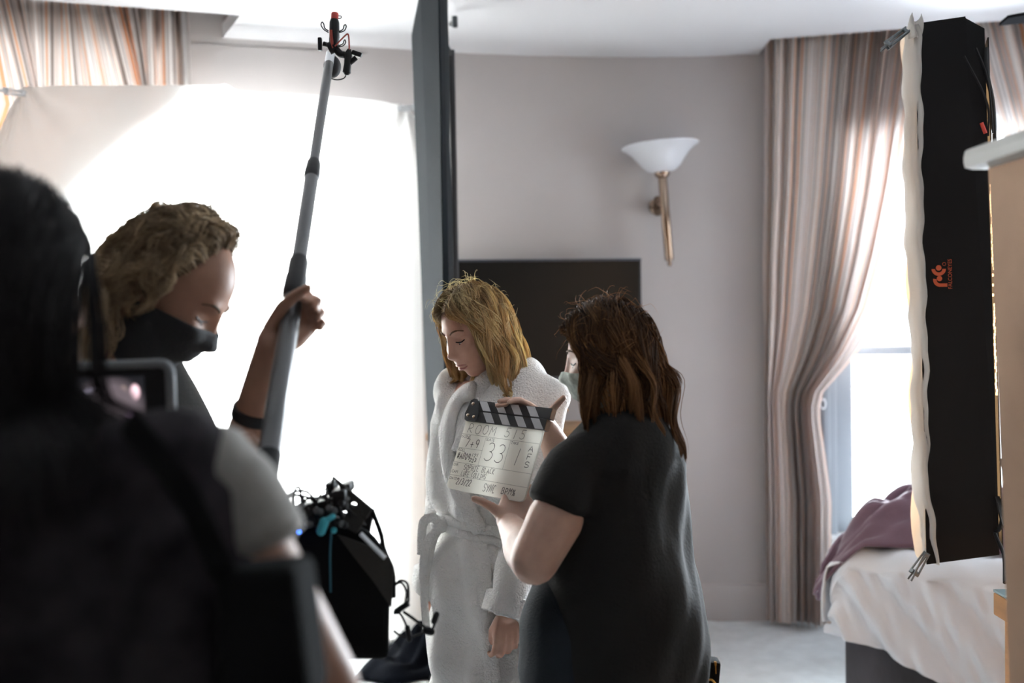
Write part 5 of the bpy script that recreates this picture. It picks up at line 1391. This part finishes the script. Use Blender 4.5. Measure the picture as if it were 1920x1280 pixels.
hand_write('7+9', 0.07, 0.27, 0.255, 0.375, 0.0017)
hand_write('33', 0.36, 0.63, 0.265, 0.525, 0.0015)
hand_write('1', 0.70, 0.86, 0.29, 0.53, 0.0014)
for q, ch in enumerate('AFS'): hand_write(ch, 0.88, 0.955, 0.235 + 0.11 * q, 0.315 + 0.11 * q, 0.0015)
hand_write('#A009', 0.02, 0.20, 0.465, 0.555, 0.0017); hand_write('121', 0.205, 0.30, 0.45, 0.50, 0.0013); hand_write('223', 0.195, 0.29, 0.525, 0.575, 0.0015)
hand_write('SOPHIE BLACK', 0.15, 0.56, 0.625, 0.70, 0.0012); hand_write('LUKE COLLINS', 0.14, 0.47, 0.715, 0.785, 0.0011)
hand_write('2/3/22', 0.11, 0.31, 0.83, 0.92, 0.0017); hand_write('SYNC', 0.47, 0.63, 0.84, 0.95, 0.0014); hand_write('BPM%', 0.70, 0.88, 0.85, 0.94, 0.0015)
# two clap sticks, stripes raised as painted inlays
for nm, t0, t1 in (('lower', -0.155, -0.005), ('upper', -0.315, -0.168)):
    yb = lambda t: t * CHt
    stk = MB().ngon([CB(0.0, t1, 0.004), CB(1.045 if nm == 'upper' else 1.02, t1, 0.004), CB(1.045 if nm == 'upper' else 1.02, t0, 0.004), CB(0.0, t0, 0.004)], -cn_ * 0.016).build('clap_stick', M_stk, cb, smooth=False)
    for i in range(4):
        a = 0.115 + 0.205 * i; wv = 0.102; sk = 0.085
        o0 = 0.0 if nm == 'upper' else 0.092
        MB().ngon([CB(a + o0, t0 + 0.006, 0.0052), CB(a + wv + o0, t0 + 0.006, 0.0052), CB(a + wv + o0 + sk, t1 - 0.004, 0.0052), CB(a + o0 + sk, t1 - 0.004, 0.0052)], -cn_ * 0.0015).build('stripe', M_wst, stk, smooth=False)
    e_ = 1.045 if nm == 'upper' else 1.02
    MB().ngon([CB(e_, t0, 0.0035), CB(e_, t1, 0.0035), CB(e_, t1, -0.0115), CB(e_, t0, -0.0115)], cu * 0.0012).build('end_grain', M_ply, stk, smooth=False)
hg = MB().ngon([CB(0.0, -0.01, 0.0072), CB(-0.02, -0.10, 0.0072), CB(0.01, -0.30, 0.0072), CB(0.045, -0.335, 0.0072), CB(0.10, -0.325, 0.0072), CB(0.16, -0.13, 0.0072), CB(0.165, -0.04, 0.0072), CB(0.14, 0.0, 0.0072)], -cn_ * 0.003).build('hinge_plate', mat('hinge_black', (0.045, 0.047, 0.05), 0.4, 0.3), cb, smooth=False)
for s_, t_ in ((0.055, -0.255), (0.03, -0.08), (0.115, -0.065)):
    MB().lathe([(0.0042, 0), (0.0042, 0.001), (0.0026, 0.0028), (0.0005, 0.0032)], CB(s_, t_, 0.0072), cn_, 14).build('bolt', M_chrome, hg)

# ---------------------------------------------------------------- boom pole with microphone
def pole_at(py): return min((POLE_B.lerp(POLE_T, t) for t in np.linspace(-0.1, 1.05, 900)), key=lambda p: abs(pix(p)[1] - py))
bpz = empty('boom_pole', POLE_B); tag(bpz, 'long grey telescopic boom pole held up before the white sheet', 'boom pole')
M_pole = mat('grey_pole_tube', (0.085, 0.087, 0.09), 0.28, coat=0.4, spec=0.6)
MB().tube([pole_at(940), pole_at(850)], 0.0185, 18).build('end_cap', M_black, bpz)
MB().tube([pole_at(852), pole_at(548)], [0.0178, 0.0172], 20).build('pole_section', M_pole, bpz)
MB().tube([pole_at(y) for y in (560, 556, 545, 520, 516, 490, 485)], [0.0165, 0.0200, 0.0205, 0.0190, 0.0176, 0.0172, 0.0150], 20).build('twist_grip', M_black, bpz)
MB().tube([pole_at(490), pole_at(318)], 0.0137, 18).build('pole_section', M_pole, bpz)
MB().tube([pole_at(y) for y in (334, 331, 322, 318, 305, 302)], [0.0137, 0.0158, 0.0155, 0.0150, 0.0135, 0.0110], 18).build('collar', M_black, bpz)
MB().tube([pole_at(308), pole_at(118)], 0.0103, 16).build('pole_section', M_pole, bpz)
MB().tube([pole_at(120), pole_at(100)], 0.0105, 16).build('tip_ferrule', M_steel, bpz)
yd = 2.28
mic = empty('microphone', W(625, 100, yd)); tag(mic, 'small black microphone with red cap in a wire shock mount on the boom pole', 'microphone')
q_ = lambda x, y, e=0.0: W(x, y, yd + e)
M_redc = mat('red_rubber', (0.50, 0.045, 0.03), 0.45); M_redw = mat('red_cable', (0.36, 0.05, 0.03), 0.5)
MB().tube([q_(626, 88), q_(626.5, 72), q_(627, 70), q_(627, 42), q_(627, 36)], [0.0105, 0.0115, 0.0115, 0.0110, 0.0085], 18).build('body', M_black, mic)
MB().tube([q_(627, 37), q_(627.5, 34), q_(628, 26, 0.004), q_(628, 24.5, 0.004)], [0.0082, 0.0084, 0.0084, 0.0070], 18).build('cap', M_redc, mic)
MB().tube(curve_pts([q_(634, 30), q_(639, 30), q_(639, 34), q_(632, 35), q_(624, 40), q_(620, 55)], 16), 0.0012, 6).build('cap_tether', M_black, mic)
for pts in ([(616, 61), (607, 55), (602, 47), (604, 41.5), (607, 45), (609, 53), (616, 58)], [(636, 61), (645, 58), (649, 51), (648, 46.5), (645, 48), (643, 55), (636, 59)], [(634, 88), (643, 86), (648, 80), (647, 75), (645, 76), (643, 82), (635, 86)]):
    MB().tube(curve_pts([q_(*p) for p in pts], 26), 0.0013, 6).build('lyre', M_black, mic)
MB().tube([q_(616, 92), q_(632, 84)], 0.0135, 16).build('mount_ring', M_black, mic)
MB().tube(curve_pts([q_(628, 90), q_(638, 101), q_(646, 103)], 10), [(0.008, 0.010)] * 10, 12).build('mount_arm', M_black, mic)
kb = MB(); kb.tube([q_(617, 85), q_(606, 82)], 0.0055, 12); kb.box(q_(600, 83), (0.009, 0.012, 0.030), None, 0.003); kb.build('knob', M_black, mic)
kb = MB(); kb.tube([q_(656, 118), q_(668, 108)], 0.006, 12); kb.box(q_(669, 101), (0.024, 0.010, 0.011), Matrix.Rotation(0.35, 3, 'Y'), 0.003); kb.build('knob', M_black, mic)
MB().tube([q_(655, 92), q_(654, 98), q_(653, 104), q_(652, 120), q_(650, 136), q_(649, 141)], [0.004, 0.0075, 0.0085, 0.0085, 0.0095, 0.0040], 16).build('connector', M_black, mic)
for pts in ([(619, 56), (620, 70), (622, 84), (624, 90)], [(621.5, 56), (622.5, 70), (624.5, 84)], [(628, 87), (638, 76), (648, 66), (652, 64), (654, 70), (655, 92)]):
    MB().tube(curve_pts([q_(*p, -0.012) for p in pts], 20), 0.0018, 8).build('cable', M_redw, mic)
MB().ball(q_(623, 125, 0.048), (0.0205, 0.018, 0.026), seg=20).build('rear_windshield', mat('dark_foam', (0.03, 0.03, 0.032), 0.8), mic)
MB().tube(curve_pts([q_(649, 141), q_(644, 147), q_(632, 149.5), q_(620, 147)], 14), 0.0014, 6).build('cable', M_black, mic)

# ---------------------------------------------------------------- hand-held monitor
RMn = Matrix.Rotation(math.radians(-8), 3, 'Z') @ Matrix.Rotation(math.radians(-1), 3, 'Y')
mo = empty('monitor', mon - Vector((0, 0, 0.08))); tag(mo, 'small grey-framed monitor with a lit picture held before the boom operator', 'monitor')
TM = lambda x, y, z: mon + RMn @ Vector((x, y, z))
WM, HMn = 0.155, 0.118
M_gfr = mat('grey_rubber_frame', (0.16, 0.17, 0.18), 0.5)
MB().box(TM(0, 0.012, 0), (WM, 0.022, HMn), RMn, 0.008).build('body', M_black, mo)
fr_ = [(sx * (WM / 2 - 0.014) + 0.014 * math.cos(a), sz * (HMn / 2 - 0.014) + 0.014 * math.sin(a)) for sx, sz, a0 in ((1, 1, 0), (-1, 1, PI / 2), (-1, -1, PI), (1, -1, 3 * PI / 2)) for a in np.linspace(a0, a0 + PI / 2, 6)]
fr_.append(fr_[0])
MB().tube([TM(x, 0.006, z) for x, z in fr_], 0.0075, 10, cap=False).build('frame', M_gfr, mo)
def screen_mat():
    m = bpy.data.materials.new('monitor_picture'); m.use_nodes = True; nt = m.node_tree; b = nt.nodes['Principled BSDF']
    b.inputs['Base Color'].default_value = (0.01, 0.01, 0.012, 1); b.inputs['Roughness'].default_value = 0.2
    tc = nt.nodes.new('ShaderNodeTexCoord'); last = None
    for (cx, cy, sx, sy, col) in ((0.26, 0.74, 0.16, 0.09, (0.62, 0.58, 0.78)), (0.56, 0.77, 0.09, 0.09, (0.45, 0.42, 0.6)), (0.70, 0.50, 0.085, 0.34, (1.0, 0.72, 0.55)), (0.86, 0.74, 0.07, 0.13, (0.75, 0.5, 0.55)), (0.32, 0.56, 0.14, 0.13, (0.40, 0.20, 0.10)), (0.5, 0.5, 0.5, 0.5, (0.05, 0.04, 0.045)), (0.8, 0.25, 0.14, 0.2, (0.16, 0.11, 0.17))):
        mp = nt.nodes.new('ShaderNodeMapping'); mp.inputs['Location'].default_value = (-cx / sx, -cy / sy, 0); mp.inputs['Scale'].default_value = (1 / sx, 1 / sy, 0)
        nt.links.new(tc.outputs['UV'], mp.inputs['Vector'])
        ln_ = nt.nodes.new('ShaderNodeVectorMath'); ln_.operation = 'LENGTH'; nt.links.new(mp.outputs[0], ln_.inputs[0])
        mr = nt.nodes.new('ShaderNodeMapRange'); mr.inputs['From Min'].default_value = 1.1; mr.inputs['From Max'].default_value = 0.7; nt.links.new(ln_.outputs['Value'], mr.inputs['Value'])
        mx = nt.nodes.new('ShaderNodeMix'); mx.data_type = 'RGBA'; mx.inputs['A'].default_value = (0.004, 0.004, 0.005, 1); mx.inputs['B'].default_value = (*col, 1)
        if last: nt.links.new(last, mx.inputs['A'])
        nt.links.new(mr.outputs[0], mx.inputs['Factor']); last = mx.outputs['Result']
    nt.links.new(last, b.inputs['Emission Color']); b.inputs['Emission Strength'].default_value = 1.8
    return m
grid_obj('screen', lambda u, v_: TM(lerp(-WM / 2 + 0.010, WM / 2 - 0.036, u), -0.0006, lerp(HMn / 2 - 0.016, -HMn / 2 + 0.012, v_)), 2, 2, screen_mat(), mo)

# ---------------------------------------------------------------- sound recordist's bag
yb_ = 1.78
B = lambda x, y, e=0.0: W(x, y, yb_ + e)
sbg = empty('sound_bag', B(650, 1240)); tag(sbg, 'black sound mixer bag bristling with cables, receivers and antenna plates', 'bag')
M_nyl = mat('black_cordura', (0.007, 0.007, 0.007), 0.9, spec=0.15, bump=(300, 0.3)); M_gnyl = mat('charcoal_webbing', (0.045, 0.042, 0.038), 0.8, spec=0.2, bump=(200, 0.3))
bb_ = MB()
poly = [(548, 1238), (732, 1240), (736, 1060), (722, 1030), (700, 1000), (655, 985), (600, 985), (548, 1000)]
front = [B(x, y, -0.02) for x, y in poly]
bb_.ngon(front, Vector((-0.06, 0.17, 0)))
o = bb_.build('bag_body', M_nyl, sbg, smooth=False)
md = o.modifiers.new('soft', 'BEVEL'); md.width = 0.014; md.segments = 3
side = [B(632, 1002, -0.028), B(724, 1036, -0.028), B(738, 1062, -0.022), B(734, 1140, -0.022), B(700, 1090, -0.028), B(660, 1040, -0.028)]
MB().ngon(side, Vector((0, 0.006, 0))).build('flap', M_gnyl, sbg, smooth=False)
MB().tube([B(676, 1000, -0.035), B(722, 1046, -0.035)], [(0.004, 0.007)] * 2, 8).build('zip_puller', M_steel, sbg)
# antenna plates with lightening holes
def plate(c4, holes, m, nm):
    o_ = MB().ngon([B(*p) for p in c4], Vector((0.002, 0.004, 0))).build(nm, m, sbg, smooth=False)
    cut = []
    for (x, y, r_) in holes:                              # real openings cut through the plate
        c = MB().lathe([(r_, -0.02), (r_, 0.02)], B(x, y, -0.018), (0, -1, 0), 14).build('cutter', None, None, smooth=False)
        md = o_.modifiers.new('hole', 'BOOLEAN'); md.operation = 'DIFFERENCE'; md.solver = 'EXACT'; md.object = c; cut.append(c)
    if cut:
        bpy.context.view_layer.update()
        me_ = bpy.data.meshes.new_from_object(o_.evaluated_get(bpy.context.evaluated_depsgraph_get()))
        o_.modifiers.clear(); o_.data = me_
        for c in cut: bpy.data.objects.remove(c, do_unlink=True)
plate([(624, 893, -0.02), (697, 954, -0.02), (668, 1000, -0.02), (640, 985, -0.02), (655, 945, -0.02)], [(652, 934, 0.004), (664, 946, 0.005), (689, 977, 0.006)], M_gnyl, 'antenna_plate')
plate([(655, 945, 0.02), (700, 955, 0.02), (690, 1010, 0.02), (640, 1010, 0.02)], [], M_bmat, 'antenna_plate')
rs_ = random.Random(4)
for (x, y, w_, h_) in ((575, 965, 40, 44), (612, 960, 34, 52), (640, 935, 26, 40), (600, 990, 60, 28), (622, 912, 16, 22), (652, 912, 20, 18)):
    MB().box(B(x, y, rs_.uniform(-0.02, 0.04)), (w_ / 1050, 0.05, h_ / 1050), Matrix.Rotation(rs_.uniform(-0.3, 0.3), 3, 'Y'), 0.005).build('receiver', M_black, sbg)
for i in range(16):
    x, y = rs_.uniform(548, 660), rs_.uniform(945, 992)
    MB().lathe([(0.006, 0), (0.006, 0.010), (0.004, 0.012)], B(x, y, -0.045), (rs_.uniform(-0.3, 0.3), -1, 0.4), 10).build('knob', rs_.choice([M_dsteel, M_black, M_black]), sbg)
for i in range(14):
    x0, x1 = rs_.uniform(535, 640), rs_.uniform(560, 690); yt = rs_.uniform(925, 968)
    MB().tube(curve_pts([B(x0, 990, -0.02), B(x0 - 6, yt, rs_.uniform(-0.05, 0.03)), B((x0 + x1) / 2, yt - rs_.uniform(0, 16), rs_.uniform(-0.05, 0.03)), B(x1, 985, -0.01)], 16), 0.0026, 6).build('cable', M_black, sbg)
MB().tube(curve_pts([B(530, 975, -0.02), B(530, 950, -0.02), B(545, 946, -0.02), B(556, 962, -0.02), B(556, 985, -0.02)], 16), 0.004, 8).build('cable', M_black, sbg)
M_cy = mat('cyan_rubber', (0.05, 0.42, 0.52), 0.5); M_cyl = mat('blue_indicator', (0.02, 0.05, 0.3), 0.4, emit=((0.05, 0.2, 1.0), 2.5))
MB().capsule([B(602, 996, -0.06), B(608, 978, -0.06)], [0.008, 0.0085], 12).build('cyan_clip', M_cy, sbg)
MB().capsule([B(612, 975, -0.06), B(624, 968, -0.06)], [0.005, 0.005], 12).build('cyan_clip', M_cy, sbg)
MB().ball(B(626, 994, -0.05), 0.0055).build('cyan_clip', M_cy, sbg)
MB().tube(curve_pts([B(621, 1000, -0.045), B(619, 1040, -0.036), B(620, 1110, -0.032)], 12), 0.002, 6).build('cyan_lanyard', mat('teal_cord', (0.02, 0.12, 0.17), 0.6), sbg)
MB().ball(B(561, 997, -0.05), 0.0045).build('blue_light', M_cyl, sbg)
MB().tube(curve_pts([B(697, 955, 0.0), B(714, 1000, 0.0), B(720, 1030, 0.0), B(736, 1070, 0.0), B(738, 1120, 0.0)], 16), 0.0045, 8).build('strap_edge', M_nyl, sbg)
MB().tube(curve_pts([B(590, 942, 0), B(606, 920, 0), B(620, 910, 0)], 10), 0.0015, 6).build('cable', M_black, sbg)
MB().tube([B(625, 893, -0.02), B(620, 930, 0.0)], [0.002, 0.004], 8).build('aerial', M_black, sbg)
# straps up to the operator's shoulders
for e in (-0.05, 0.12):
    MB().tube(curve_pts([B(560, 1010, 0.02 + e), W(470, 985, 1.80 + e), W(400, 960, 1.80 + e), W(330, 930, 1.82 + e)], 20), [(0.003, 0.018)] * 20, 8).build('harness_strap', M_nyl, sbg)
# coiled leads and headset lead sticking out on the robe side
for pts in ([(738, 1100), (750, 1088), (764, 1094), (766, 1118), (764, 1132), (748, 1142), (738, 1148)], [(738, 1098), (752, 1092), (762, 1108), (760, 1130)], [(738, 1150), (750, 1150), (762, 1172), (766, 1190)], [(738, 1182), (752, 1192), (768, 1194), (782, 1190), (800, 1182)]):
    MB().tube(curve_pts([B(x, y, 0.05) for x, y in pts], 22), 0.0022, 8).build('loose_lead', M_black, sbg)
MB().tube([B(742, 1147, 0.05), B(766, 1130, 0.05)], 0.006, 10).build('lead_plug', M_black, sbg)
MB().tube([B(756, 1146, 0.05), B(776, 1160, 0.05), B(802, 1180, 0.05)], 0.0028, 8).build('gooseneck', M_black, sbg)
MB().capsule([B(799, 1181, 0.05), B(808, 1184, 0.05)], [0.008, 0.0075], 10).build('lead_plug', M_black, sbg)
MB().tube(curve_pts([B(808, 1184, 0.05), B(814, 1172, 0.05), B(816, 1160, 0.05)], 8), 0.0025, 8).build('gooseneck', M_black, sbg)
MB().capsule([B(814, 1164, 0.05), B(818, 1152, 0.05)], [0.006, 0.006], 10).build('lead_plug', M_black, sbg)
MB().capsule([B(764, 1176, 0.05), B(768, 1198, 0.05)], [0.005, 0.005], 10).build('lead_plug', M_black, sbg)

# ---------------------------------------------------------------- radio in a belt pouch on the clapper woman's hip
R_ = lambda x, y, e=0.0: W(x, y, 2.16 + e)
rd_ = empty('belt_radio', R_(1325, 1290)); tag(rd_, 'black two-way radio in a belt pouch at the hip of the woman with the clapperboard', 'radio')
MB().box(R_(1322, 1276), (0.055, 0.045, 0.10), Matrix.Rotation(0.1, 3, 'Y'), 0.008).build('pouch', M_nyl, rd_)
MB().tube([R_(1318, 1245), R_(1314, 1226), R_(1311, 1212), R_(1310, 1208)], [0.014, 0.012, 0.0075, 0.005], 14).build('antenna', M_black, rd_)
MB().lathe([(0.005, 0), (0.005, 0.004), (0.003, 0.006)], R_(1311, 1211), (0, 0, 1), 10).build('antenna_tip', M_steel, rd_)
MB().tube([R_(1341, 1240, -0.02), R_(1342, 1262, -0.02)], 0.003, 8).build('zip_edge', mat('brass', (0.6, 0.33, 0.08), 0.35, 0.8), rd_)
MB().tube(curve_pts([R_(1322, 1276, -0.03), R_(1334, 1274, -0.03), R_(1342, 1282, -0.03)], 10), 0.0022, 8).build('brass_chain', MATS['brass'], rd_)

# ---------------------------------------------------------------- bag on the foreground person's hip
Q_ = lambda x, y, e=0.0: W(x, y, 0.88 + e)
fb = empty('shoulder_bag', Q_(495, 1330)); tag(fb, 'black shoulder bag hanging at the hip of the dark-haired foreground person', 'bag')
o = MB().ngon([Q_(400, 1075), Q_(548, 1062), Q_(580, 1330), Q_(400, 1360)], Vector((0.01, 0.06, 0))).build('bag_body', M_nyl, fb, smooth=False)
md = o.modifiers.new('soft', 'BEVEL'); md.width = 0.012; md.segments = 3
MB().tube(curve_pts([Q_(420, 1085, 0.02), Q_(385, 1000, -0.01), Q_(330, 900, 0.0), W(240, 790, 0.92)], 16), [(0.0025, 0.014)] * 16, 8).build('strap', M_nyl, fb)
